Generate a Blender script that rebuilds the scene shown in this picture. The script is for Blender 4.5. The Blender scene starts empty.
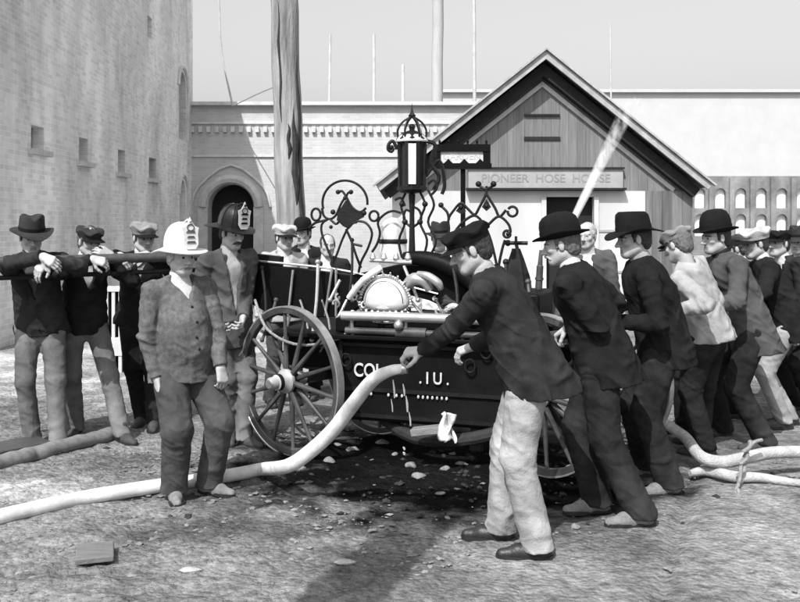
import bpy, math, random
import numpy as np
from mathutils import Vector, Matrix
random.seed(7); rng = np.random.default_rng(11)
C = bpy.context.scene
COL = C.collection
R = math.radians
F, CX, HY, CAMH = 900.0, 400.0, 225.0, 1.65      # lens (px of an 800 px wide frame), horizon row, eye height

# ------------------------------------------------------------------ materials
def mat(name, g, rough=.8, var=.25, scale=8, bump=.0, bscale=60, metal=0, spec=.5, stretch=(1,1,1), var2=0, scale2=1.5, sheen=0, dist=.01, fold=0):
    m = bpy.data.materials.new(name); m.use_nodes = True
    nt = m.node_tree; N = nt.nodes; L = nt.links; b = N['Principled BSDF']
    b.inputs['Roughness'].default_value = rough; b.inputs['Metallic'].default_value = metal
    b.inputs['Specular IOR Level'].default_value = spec
    if sheen: b.inputs['Sheen Weight'].default_value = sheen
    tc = N.new('ShaderNodeTexCoord'); mp = N.new('ShaderNodeMapping'); mp.inputs['Scale'].default_value = stretch
    L.new(tc.outputs['Object'], mp.inputs['Vector'])
    n = N.new('ShaderNodeTexNoise'); n.inputs['Scale'].default_value = scale; n.inputs['Detail'].default_value = 8; n.inputs['Roughness'].default_value = .65
    L.new(mp.outputs[0], n.inputs['Vector'])
    r = N.new('ShaderNodeMapRange'); r.inputs['From Min'].default_value = .3; r.inputs['From Max'].default_value = .7
    r.inputs['To Min'].default_value = g*(1-var); r.inputs['To Max'].default_value = g*(1+var)
    L.new(n.outputs['Fac'], r.inputs['Value']); out = r.outputs[0]
    if var2:
        n2 = N.new('ShaderNodeTexNoise'); n2.inputs['Scale'].default_value = scale2; n2.inputs['Detail'].default_value = 5
        L.new(mp.outputs[0], n2.inputs['Vector'])
        r2 = N.new('ShaderNodeMapRange'); r2.inputs['From Min'].default_value = .35; r2.inputs['From Max'].default_value = .65
        r2.inputs['To Min'].default_value = 1-var2; r2.inputs['To Max'].default_value = 1+var2*.5
        L.new(n2.outputs['Fac'], r2.inputs['Value'])
        mm = N.new('ShaderNodeMath'); mm.operation = 'MULTIPLY'; L.new(out, mm.inputs[0]); L.new(r2.outputs[0], mm.inputs[1]); out = mm.outputs[0]
    L.new(out, b.inputs['Base Color'])
    if bump:
        nb = N.new('ShaderNodeTexNoise'); nb.inputs['Scale'].default_value = bscale; nb.inputs['Detail'].default_value = 6
        L.new(mp.outputs[0], nb.inputs['Vector'])
        bp = N.new('ShaderNodeBump'); bp.inputs['Strength'].default_value = bump; bp.inputs['Distance'].default_value = dist
        L.new(nb.outputs['Fac'], bp.inputs['Height']); L.new(bp.outputs[0], b.inputs['Normal'])
        if fold:
            mf = N.new('ShaderNodeMapping'); mf.inputs['Scale'].default_value = (1,1,1.5); mf.inputs['Rotation'].default_value = (.3,.5,0); L.new(tc.outputs['Object'], mf.inputs[0])
            f = N.new('ShaderNodeTexNoise'); f.noise_type = 'RIDGED_MULTIFRACTAL'; f.inputs['Scale'].default_value = 5.5; f.inputs['Detail'].default_value = 2.5; f.inputs['Distortion'].default_value = .6; f.inputs['Roughness'].default_value = .35
            L.new(mf.outputs[0], f.inputs['Vector']); b2 = N.new('ShaderNodeBump'); b2.inputs['Strength'].default_value = .8; b2.inputs['Distance'].default_value = fold; L.new(f.outputs['Fac'], b2.inputs['Height']); L.new(bp.outputs[0], b2.inputs['Normal']); L.new(b2.outputs[0], b.inputs['Normal'])
    return m
def cloth(name, g, var=.3, **k): return mat(name, g, .95, var, 6, .7, 140, spec=.06, var2=.35, scale2=2.2, dist=.004, fold=.034, **k)
def brick_mat(name, g, var, mort, bw=.22, bh=.075, stain=.3, bump=.6):
    m = mat(name, g, .92, .18, 3, 0, spec=.2); nt = m.node_tree; N = nt.nodes; L = nt.links; b = N['Principled BSDF']
    tc = N.new('ShaderNodeTexCoord'); sp = N.new('ShaderNodeSeparateXYZ'); L.new(tc.outputs['Object'], sp.inputs[0])
    ad = N.new('ShaderNodeMath'); ad.operation = 'ADD'; L.new(sp.outputs[0], ad.inputs[0]); L.new(sp.outputs[1], ad.inputs[1])
    cb = N.new('ShaderNodeCombineXYZ'); L.new(ad.outputs[0], cb.inputs[0]); L.new(sp.outputs[2], cb.inputs[1])
    br = N.new('ShaderNodeTexBrick'); L.new(cb.outputs[0], br.inputs['Vector'])
    br.inputs['Color1'].default_value = (g*(1-var),)*3+(1,); br.inputs['Color2'].default_value = (g*(1+var),)*3+(1,)
    br.inputs['Mortar'].default_value = (mort,)*3+(1,); br.inputs['Scale'].default_value = 1
    br.inputs['Brick Width'].default_value = bw; br.inputs['Row Height'].default_value = bh; br.inputs['Mortar Size'].default_value = .008
    n = N.new('ShaderNodeTexNoise'); n.inputs['Scale'].default_value = .9; n.inputs['Detail'].default_value = 9; n.inputs['Roughness'].default_value = .7
    mp = N.new('ShaderNodeMapping'); mp.inputs['Scale'].default_value = (1,1,.35); L.new(tc.outputs['Object'], mp.inputs[0]); L.new(mp.outputs[0], n.inputs['Vector'])
    r = N.new('ShaderNodeMapRange'); r.inputs['From Min'].default_value = .32; r.inputs['From Max'].default_value = .68
    r.inputs['To Min'].default_value = 1-stain; r.inputs['To Max'].default_value = 1+stain*.6; L.new(n.outputs['Fac'], r.inputs['Value'])
    mx = N.new('ShaderNodeVectorMath'); mx.operation = 'SCALE'; L.new(br.outputs['Color'], mx.inputs[0]); L.new(r.outputs[0], mx.inputs['Scale'])
    L.new(mx.outputs[0], b.inputs['Base Color'])
    bp = N.new('ShaderNodeBump'); bp.inputs['Strength'].default_value = bump; bp.inputs['Distance'].default_value = .01; bp.invert = True
    L.new(br.outputs['Fac'], bp.inputs['Height']); L.new(bp.outputs[0], b.inputs['Normal'])
    return m
def plank_mat(name, g, pw=.14, axis=0, var=.3, stain=.3, groove=.25):
    m = mat(name, g, .85, .1, 5, 0, spec=.25); nt = m.node_tree; N = nt.nodes; L = nt.links; b = N['Principled BSDF']
    tc = N.new('ShaderNodeTexCoord'); sp = N.new('ShaderNodeSeparateXYZ'); L.new(tc.outputs['Object'], sp.inputs[0])
    d = N.new('ShaderNodeMath'); d.operation = 'DIVIDE'; L.new(sp.outputs[axis], d.inputs[0]); d.inputs[1].default_value = pw
    fl = N.new('ShaderNodeMath'); fl.operation = 'FLOOR'; L.new(d.outputs[0], fl.inputs[0])
    wn = N.new('ShaderNodeTexWhiteNoise'); wn.noise_dimensions = '1D'; L.new(fl.outputs[0], wn.inputs['W'])
    fr = N.new('ShaderNodeMath'); fr.operation = 'FRACT'; L.new(d.outputs[0], fr.inputs[0])
    lt = N.new('ShaderNodeMath'); lt.operation = 'LESS_THAN'; L.new(fr.outputs[0], lt.inputs[0]); lt.inputs[1].default_value = .07
    mp = N.new('ShaderNodeMapping'); s = [14,14,14]; s[2 if axis != 2 else 0] = 1.1; mp.inputs['Scale'].default_value = s; L.new(tc.outputs['Object'], mp.inputs[0])
    n = N.new('ShaderNodeTexNoise'); n.inputs['Scale'].default_value = 1; n.inputs['Detail'].default_value = 7; n.inputs['Roughness'].default_value = .7; L.new(mp.outputs[0], n.inputs['Vector'])
    r = N.new('ShaderNodeMapRange'); r.inputs['To Min'].default_value = g*(1-var); r.inputs['To Max'].default_value = g*(1+var); L.new(wn.outputs['Value'], r.inputs['Value'])
    r2 = N.new('ShaderNodeMapRange'); r2.inputs['From Min'].default_value = .3; r2.inputs['From Max'].default_value = .7; r2.inputs['To Min'].default_value = 1-stain; r2.inputs['To Max'].default_value = 1+stain; L.new(n.outputs['Fac'], r2.inputs['Value'])
    m1 = N.new('ShaderNodeMath'); m1.operation = 'MULTIPLY'; L.new(r.outputs[0], m1.inputs[0]); L.new(r2.outputs[0], m1.inputs[1])
    m2 = N.new('ShaderNodeMath'); m2.operation = 'MULTIPLY_ADD'; L.new(lt.outputs[0], m2.inputs[0]); m2.inputs[1].default_value = -g*groove; L.new(m1.outputs[0], m2.inputs[2])
    L.new(m2.outputs[0], b.inputs['Base Color'])
    bp = N.new('ShaderNodeBump'); bp.inputs['Strength'].default_value = .7; bp.inputs['Distance'].default_value = .01; bp.invert = True
    L.new(lt.outputs[0], bp.inputs['Height']); L.new(bp.outputs[0], b.inputs['Normal'])
    return m
M = dict(
 skin=mat('skin', .40, .6, .16, 18, .25, 160, spec=.4, dist=.003), lip=mat('lip', .22, .5, .1), iris=mat('iris', .02, .2, .1), hair_dark=mat('hair_dark', .03, .7, .5, 60, .6, 200, dist=.004),
 hair_grey=mat('hair_grey', .35, .8, .5, 60, .8, 200, dist=.004), hair_mid=mat('hair_mid', .10, .8, .5, 60, .7, 200, dist=.004),
 iron=mat('iron', .010, .5, .35, 12, .3, 60, spec=.25), iron_dull=mat('iron_dull', .02, .8, .5, 9, .5, 50), steel=mat('steel', .55, .3, .25, 10, .2, 30, metal=.75), brass=mat('brass', .48, .34, .2, 10, .15, 30, metal=.6),
 nickel=mat('nickel', .72, .34, .12, 7, .2, 22, metal=.35), paint_dark=mat('paint_dark', .009, .55, .35, 5, .15, 30, spec=.08, var2=.4), paint_black=mat('paint_black', .005, .5, .3, 5, .2, 30, spec=.1),
 spoke=mat('spoke', .055, .5, .5, 9, .2, 40, var2=.5, scale2=5), hub=mat('hub', .38, .4, .3, 10), lettering=mat('lettering', .55, .6, .45, 30), hose=mat('hose', .68, .9, .22, 9, .9, 190, spec=.1, dist=.004, var2=.3, scale2=6),
 hose_grey=mat('hose_grey', .42, .85, .3, 12, .8, 90, spec=.2), rope=mat('rope', .25, .9, .4, 40, .8, 90), glass=mat('glass', .8, .12, .05), glass_dark=mat('glass_dark', .03, .6, .3, spec=.1), 
 wood=mat('wood', .05, .6, .4, 6, .4, 40, stretch=(1,6,6)), wood_grey=mat('wood_grey', .16, .85, .3, 6, .5, 40, stretch=(1,6,6)), wood_pale=mat('wood_pale', .19, .8, .3, 5, .5, 40, stretch=(1,6,6)), wood_white=mat('wood_white', .5, .8, .15, 5, .4, 40),
 pole=mat('pole', .30, .9, .45, 3.0, .9, 12, stretch=(3,3,.35), var2=.4, scale2=2, dist=.03), polegrey=mat('polegrey', .48, .9, .2, 4), stack=mat('stack', .42, .9, .15, 2, stretch=(1,1,.3)),
 shoe_black=mat('shoe_black', .02, .45, .4, 20, .3, 80), shoe_dark=mat('shoe_dark', .06, .8, .4, 20, .4, 70, spec=.2), shoe_dusty=mat('shoe_dusty', .18, .9, .35, 22, .6, 60), hat_black=mat('hat_black', .008, .85, .3, 20, .3, 200, spec=.15), hat_felt=mat('hat_felt', .03, .9, .3, 14, .5, 150, spec=.15, dist=.003),
 hat_grey=mat('hat_grey', .2, .9, .3, 14, .5, 150), cap_pale=mat('cap_pale', .4, .9, .3, 14, .5, 150), helmet_white=mat('helmet_white', .66, .5, .08, 10, .3, 40), helmet_black=mat('helmet_black', .010, .4, .3, 20, .2, 60, spec=.3),
 c_black=cloth('cloth_black', .008), c_dark=cloth('cloth_dark', .018, .45), c_char=cloth('cloth_charcoal', .028, .45), c_grey=cloth('cloth_grey', .085), c_mid=cloth('cloth_mid_grey', .16), c_pale=cloth('cloth_pale', .38, .2),
 c_worn=cloth('cloth_worn_canvas', .36, .3), c_white=cloth('cloth_white', .6, .1), c_tweed=mat('cloth_tweed', .115, .95, .35, 40, .6, 140, spec=.15, var2=.3, scale2=3, dist=.005, fold=.03), c_trouser_light=mat('cloth_light_trouser', .36, .95, .2, 9, .6, 90, spec=.15, var2=.3, scale2=4, dist=.006, fold=.03),
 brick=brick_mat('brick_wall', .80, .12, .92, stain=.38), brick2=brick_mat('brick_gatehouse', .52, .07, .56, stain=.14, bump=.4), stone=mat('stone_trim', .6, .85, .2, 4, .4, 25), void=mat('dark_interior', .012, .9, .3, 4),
 white_wall=mat('white_wall', .58, .85, .08, 1.4, .15, 30, stretch=(1,1,.4), var2=.12, scale2=.6), factory=mat('factory_wall', .22, .9, .45, .9, var2=.3, scale2=.4), factory_win=mat('factory_window', .8, .4, .2, 1.5), pale_far=mat('pale_far', .50, .9, .06, .5),
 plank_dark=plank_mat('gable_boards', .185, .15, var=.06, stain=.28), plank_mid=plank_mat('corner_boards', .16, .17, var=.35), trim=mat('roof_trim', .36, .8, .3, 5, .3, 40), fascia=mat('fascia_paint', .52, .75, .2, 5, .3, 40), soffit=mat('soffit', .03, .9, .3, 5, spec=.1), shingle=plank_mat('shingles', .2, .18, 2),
 sign=mat('sign_board', .33, .8, .12, 4, .2, 30), sign_letter=mat('sign_letter', .25, .8, .2, 6), rock=mat('rock', .21, .9, .5, 20, .8, 50), rag=cloth('rag', .75, .1), wet=mat('wet_earth', .03, .3, .6, 14, .8, 40), copper=mat('copper', .55, .35, .25, 7, .3, 25, metal=.5),
)
# ------------------------------------------------------------------ mesh helpers
def link(name, me, parent=None, **props):
    o = bpy.data.objects.new(name, me); COL.objects.link(o)
    if parent is not None: o.parent = parent
    for k, v in props.items(): o[k] = v
    return o
def thing(name, label, cat, loc=(0,0,0), group=None):
    o = bpy.data.objects.new(name, None); COL.objects.link(o); o.location = loc; o.empty_display_size = .1
    o['label'] = label; o['category'] = cat
    if group: o['group'] = group
    return o
def npmesh(name, V, Fq, mats, mi=None, smooth=True, off=(0,0,0)):
    me = bpy.data.meshes.new(name); V = np.asarray(V, np.float32)-np.asarray(off, np.float32)
    Fq = np.asarray(Fq, np.int32); k = Fq.shape[1]
    me.vertices.add(len(V)); me.vertices.foreach_set('co', V.ravel()); me.loops.add(Fq.size); me.loops.foreach_set('vertex_index', Fq.ravel())
    me.polygons.add(len(Fq)); me.polygons.foreach_set('loop_start', np.arange(len(Fq), dtype=np.int32)*k)
    me.polygons.foreach_set('loop_total', np.full(len(Fq), k, np.int32))
    for m in mats: me.materials.append(m)
    if mi is not None: me.polygons.foreach_set('material_index', np.asarray(mi, np.int32))
    me.polygons.foreach_set('use_smooth', np.full(len(Fq), smooth)); me.update(calc_edges=True); return me
class MB:
    def __init__(s): s.v = []; s.f = []
    def add(s, V, Fs):
        b = len(s.v); s.v += [tuple(p) for p in V]; s.f += [tuple(b+i for i in f) for f in Fs]; return s
    def box(s, c, d, rot=None, taper=1):
        x, y, z = d[0]/2, d[1]/2, d[2]/2; P = []
        for k in (-1,1):
            t = taper if k > 0 else 1
            for (i,j) in ((-1,-1),(1,-1),(1,1),(-1,1)): P.append(Vector((i*x*t, j*y*t, k*z)))
        if rot is not None: P = [rot @ p for p in P]
        c = Vector(c); return s.add([p+c for p in P], [(3,2,1,0),(4,5,6,7),(0,1,5,4),(1,2,6,5),(2,3,7,6),(3,0,4,7)])
    def bar(s, a, b, w, h, up=(0,0,1)):
        a = Vector(a); b = Vector(b); d = (b-a); L = d.length; d.normalize(); u = Vector(up); x = d.cross(u)
        if x.length < 1e-4: x = d.cross(Vector((1,0,0)))
        x.normalize(); u = x.cross(d); m = Matrix((d, x, u)).transposed(); return s.box((a+b)/2, (L, w, h), m)
    def tube(s, pts, r, n=8, sub=4, close=False, caps=True):
        P = [Vector(p) for p in pts]; rr = list(r) if hasattr(r, '__len__') else [r]*len(P)
        if sub > 1 and len(P) > 2:
            Q = []; q = []; m = len(P); rngc = m if close else m-1
            for i in range(rngc):
                if close: p0,p1,p2,p3 = P[(i-1)%m],P[i],P[(i+1)%m],P[(i+2)%m]
                else: p0,p1,p2,p3 = P[max(i-1,0)],P[i],P[i+1],P[min(i+2,m-1)]
                for k in range(sub):
                    t = k/sub; Q.append(.5*((2*p1)+(p2-p0)*t+(2*p0-5*p1+4*p2-p3)*t*t+(3*p1-p0-3*p2+p3)*t**3)); q.append(rr[i]*(1-t)+rr[(i+1)%m]*t)
            if not close: Q.append(P[-1]); q.append(rr[-1])
            P, rr = Q, q
        m = len(P); V = []; up = None
        for i in range(m):
            if close: d = P[(i+1)%m]-P[i-1]
            else: d = P[min(i+1,m-1)]-P[max(i-1,0)]
            d = d.normalized() if d.length > 1e-9 else Vector((0,0,1))
            if up is None: up = d.orthogonal().normalized()
            up = (up-d*up.dot(d)); up = up.normalized() if up.length > 1e-6 else d.orthogonal().normalized(); x = d.cross(up)
            for k in range(n):
                a = 2*math.pi*k/n; V.append(P[i]+(up*math.cos(a)+x*math.sin(a))*rr[i])
        Fs = [(i*n+k, i*n+(k+1)%n, ((i+1)%m)*n+(k+1)%n, ((i+1)%m)*n+k) for i in range(m if close else m-1) for k in range(n)]
        if not close and caps: Fs += [tuple(range(n))[::-1], tuple((m-1)*n+k for k in range(n))]
        return s.add(V, Fs)
    def lathe(s, prof, c=(0,0,0), M3=None, n=24, fn=None):
        V = []; c = Vector(c)
        for (r, z) in prof:
            for k in range(n):
                a = 2*math.pi*k/n; p = Vector((r*math.cos(a), r*math.sin(a), z))
                if fn: p = fn(p, a, r, z)
                if M3 is not None: p = M3 @ p
                V.append(p+c)
        m = len(prof); Fs = [(i*n+k, i*n+(k+1)%n, (i+1)*n+(k+1)%n, (i+1)*n+k) for i in range(m-1) for k in range(n)]
        cl = prof[0] == prof[-1]
        if prof[0][0] > 1e-5 and not cl: Fs.append(tuple(range(n))[::-1])
        if prof[-1][0] > 1e-5 and not cl: Fs.append(tuple((m-1)*n+k for k in range(n)))
        return s.add(V, Fs)
    def sphere(s, c, r, n=10, sc=(1,1,1), M3=None):
        return s.lathe([(max(1e-6, r*math.sin(math.pi*i/(n//2+2))), -r*math.cos(math.pi*i/(n//2+2))) for i in range(n//2+3)], c, M3, n, lambda p,a,rr,z: Vector((p.x*sc[0],p.y*sc[1],p.z*sc[2])))
    def prism(s, poly, A, B, O, th):      # polygon in the plane O + a*A + b*B, thickness th along A x B, centred
        A, B, O = Vector(A), Vector(B), Vector(O); nn = A.cross(B).normalized()*th/2; m = len(poly)
        V = [O+A*a+B*b-nn for a,b in poly]+[O+A*a+B*b+nn for a,b in poly]
        return s.add(V, [tuple(range(m))[::-1], tuple(range(m, 2*m))]+[(i, (i+1)%m, m+(i+1)%m, m+i) for i in range(m)])
    def build(s, name, m, parent=None, ang=35, bevel=0, **props):
        me = bpy.data.meshes.new(name); off = Vector((0,0,0))
        if parent is not None:
            p = parent
            while p is not None: off += p.location; p = p.parent
        me.from_pydata([tuple(Vector(v)-off) for v in s.v], [], s.f); me.update()
        import bmesh
        bm = bmesh.new(); bm.from_mesh(me); bmesh.ops.recalc_face_normals(bm, faces=bm.faces); bm.to_mesh(me); bm.free()
        me.polygons.foreach_set('use_smooth', [True]*len(me.polygons)); me.set_sharp_from_angle(angle=R(ang))
        for q in (m if isinstance(m, (list, tuple)) else [m]): me.materials.append(q)
        o = link(name, me, parent, **props)
        if bevel:
            b = o.modifiers.new('Bevel', 'BEVEL'); b.width = bevel; b.segments = 2; b.limit_method = 'ANGLE'
        return o
def W(px, py, Y): return Vector(((px-CX)/F*Y, Y, CAMH-(py-HY)/F*Y))
def G(px, py): Y = F*CAMH/(py-HY); return Vector(((px-CX)/F*Y, Y, 0))
# value noise for meshes
_lat = rng.random((256,256)).astype(np.float32)
def vn(x, y):
    xi = np.floor(x).astype(int); yi = np.floor(y).astype(int); fx = x-xi; fy = y-yi; fx = fx*fx*(3-2*fx); fy = fy*fy*(3-2*fy)
    a=_lat[xi%256,yi%256]; b=_lat[(xi+1)%256,yi%256]; c=_lat[xi%256,(yi+1)%256]; d=_lat[(xi+1)%256,(yi+1)%256]
    return (a*(1-fx)+b*fx)*(1-fy)+(c*(1-fx)+d*fx)*fy
def fbm(x, y, o=5):
    s = 0; a = .5
    for i in range(o): s = s+a*vn(x*2**i+17.3*i, y*2**i+9.1*i); a *= .5
    return s

# ------------------------------------------------------------------ SDF figures
class Fig:
    """signed-distance sculpture, polygonised with surface nets into one continuous mesh"""
    def __init__(s, h): s.h = h; s.ops = []
    def seg(s, a, b, ra, rb, k=.02, flat=None, wr=None, cuts=(), op='add'):
        a = np.array(a, float); b = np.array(b, float); r = max(ra, rb)
        lo = np.minimum(a,b)-r; hi = np.maximum(a,b)+r; d = b-a; L = max(np.linalg.norm(d), 1e-6); dn = d/L
        def f(X, Y, Z):
            px, py, pz = X-a[0], Y-a[1], Z-a[2]; t = (px*dn[0]+py*dn[1]+pz*dn[2])
            tc = np.clip(t/L, 0, 1); qx = px-tc*d[0]; qy = py-tc*d[1]; qz = pz-tc*d[2]; q2 = qx*qx+qy*qy+qz*qz
            if flat is not None:
                fv, fac = flat; w = qx*fv[0]+qy*fv[1]+qz*fv[2]; q2 = q2+(1/fac**2-1)*w*w
            D = np.sqrt(q2)-(ra+(rb-ra)*tc)
            if wr is not None:
                amp, fr, wa, wb, base, ph = wr
                wgt = base+wa*np.exp(-(tc/.28)**2)+wb*np.exp(-((1-tc)/.28)**2)
                q = t*fr+ph+2.6*np.sin(X*17+ph+Z*9)+2.6*np.sin(Y*15+ph*2-Z*7)+1.2*np.sin(Z*29+X*33)
                q2_ = t*fr*.55+ph*3+3.2*np.sin(X*11-ph+Z*13)+2.9*np.sin(Y*13+ph)
                D = D-amp*wgt*(1.15*(1-np.abs(np.sin(q*.5)))**1.6+1.3*(1-np.abs(np.sin(q2_*.5)))**2-.5)
            for (o, n) in cuts: D = np.maximum(D, (X-o[0])*n[0]+(Y-o[1])*n[1]+(Z-o[2])*n[2])
            return D
        s.ops.append((op, k, lo, hi, f)); return s
    def ell(s, c, rad, Rm, k=.02, op='add', cuts=()):
        c = np.array(c, float); rad = np.array(rad, float); Rm = np.array(Rm, float); m = rad.max()
        def f(X, Y, Z):
            x, y, z = X-c[0], Y-c[1], Z-c[2]
            q = [(x*Rm[0,i]+y*Rm[1,i]+z*Rm[2,i]) for i in range(3)]
            k0 = np.sqrt(sum((q[i]/rad[i])**2 for i in range(3)))+1e-6; k1 = np.sqrt(sum((q[i]/rad[i]**2)**2 for i in range(3)))+1e-6
            D = k0*(k0-1)/k1
            for (o, n) in cuts: D = np.maximum(D, (X-o[0])*n[0]+(Y-o[1])*n[1]+(Z-o[2])*n[2])
            return D
        s.ops.append((op, k, c-m, c+m, f)); return s
    def wedge(s, planes, lo, hi, k=.004):
        def f(X, Y, Z):
            D = None
            for (o, n) in planes:
                e = (X-o[0])*n[0]+(Y-o[1])*n[1]+(Z-o[2])*n[2]; D = e if D is None else np.maximum(D, e)
            return D
        s.ops.append(('sub', k, np.array(lo, float), np.array(hi, float), f)); return s
    def mesh(s, name, mats, mif=None, off=(0,0,0), noise=None, zmin=None):
        h = s.h; adds = [o for o in s.ops if o[0] == 'add']
        lo = np.min([o[2] for o in adds], 0)-3*h-.02; hi = np.max([o[3] for o in adds], 0)+3*h+.02
        ax = [np.arange(lo[i], hi[i]+h, h) for i in range(3)]; D = np.full([len(a) for a in ax], .5, np.float32)
        for op, k, l, u, f in s.ops:
            pad = k+2.5*h+.012; sl = []
            for i in range(3):
                i0 = max(0, int((l[i]-pad-lo[i])/h)); i1 = min(len(ax[i]), int((u[i]+pad-lo[i])/h)+2); sl.append(slice(i0, i1))
            if any(q.stop <= q.start for q in sl): continue
            X = ax[0][sl[0]][:,None,None].astype(np.float32); Y = ax[1][sl[1]][None,:,None].astype(np.float32); Z = ax[2][sl[2]][None,None,:].astype(np.float32)
            d = f(X, Y, Z); v = D[tuple(sl)]
            if op == 'add':
                hh = np.maximum(k-np.abs(v-d), 0)/k; D[tuple(sl)] = np.minimum(v, d)-hh*hh*k*.25
            else:
                d = -d; hh = np.maximum(k-np.abs(v-d), 0)/k; D[tuple(sl)] = np.maximum(v, d)+hh*hh*k*.25
        if noise:
            amp, fr = noise; I = np.argwhere(np.abs(D) < .03)
            if len(I):
                P = lo+I*h; q = 0
                w = P*fr; w = w+.9*np.sin(w[:,[1,2,0]]*1.7+1.3); w = w+.5*np.sin(w[:,[2,0,1]]*2.3)
                q = np.sin(w[:,0])*np.sin(w[:,1])+.6*np.abs(np.sin(w[:,2]*1.3))-.3+.4*np.sin(w.sum(1)*2.1)
                D[tuple(I.T)] += (amp*q).astype(np.float32)
        if zmin is not None:
            zz = (ax[2])[None,None,:]; D = np.maximum(D, (zmin-zz).astype(np.float32))
        D[0]=D[-1]=.5; D[:,0]=D[:,-1]=.5; D[:,:,0]=D[:,:,-1]=.5
        ins = D < 0; sh = np.array(D.shape); st = np.array([sh[1]*sh[2], sh[2], 1]); ids = []; pos = []; quads = []
        for a in range(3):
            s0 = [slice(None)]*3; s1 = [slice(None)]*3; s0[a] = slice(0,-1); s1[a] = slice(1,None)
            A = ins[tuple(s0)]; B = ins[tuple(s1)]; I = np.argwhere(A != B); d0 = D[tuple(I.T)]; J = I.copy(); J[:,a] += 1; d1 = D[tuple(J.T)]
            t = d0/(d0-d1); P = I.astype(float); P[:,a] += t
            b, c = (a+1)%3, (a+2)%3; cells = []
            for (db, dc) in ((-1,-1),(0,-1),(0,0),(-1,0)):
                K = I.copy(); K[:,b] += db; K[:,c] += dc; cid = (K*st).sum(1); cells.append(cid); ids.append(cid); pos.append(P)
            q = np.stack(cells, 1); fl = ~A[tuple(I.T)]; q[fl] = q[fl][:,::-1]; quads.append(q)
        ids = np.concatenate(ids); pos = np.concatenate(pos); q = np.concatenate(quads)
        u, inv = np.unique(ids, return_inverse=True); cnt = np.bincount(inv)
        V = np.stack([np.bincount(inv, pos[:,i])/cnt for i in range(3)], 1)*h+lo
        Fq = np.searchsorted(u, q); mi = None
        if mif is not None: mi = mif(V[Fq].mean(1))
        return npmesh(name, V, Fq, mats, mi, True, off)

def nrm(v): v = np.array(v, float); return v/max(np.linalg.norm(v), 1e-9)
def ik(a, b, l1, l2, pole):
    a = np.array(a, float); b = np.array(b, float); d = b-a; L = np.linalg.norm(d); mx = (l1+l2)*.995
    if L > mx: b = a+d/L*mx; d = b-a; L = mx
    if L < abs(l1-l2)+.03: L = abs(l1-l2)+.03
    x = (l1*l1-l2*l2+L*L)/(2*L); hgt = math.sqrt(max(l1*l1-x*x, 0)); dn = nrm(d); p = np.array(pole, float); p = p-dn*p.dot(dn); p = nrm(p)
    return a+dn*x+p*hgt, b
def dirv(az, pitch=0): a = R(az); p = R(pitch); return np.array([math.sin(a)*math.cos(p), -math.cos(a)*math.cos(p), math.sin(p)])
def frame_from(f, up=(0,0,1)):       # columns: left, forward, up
    f = nrm(f); up = np.array(up, float); up = nrm(up-f*up.dot(f)); l = np.cross(up, f); return np.stack([l, f, up], 1)

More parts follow.
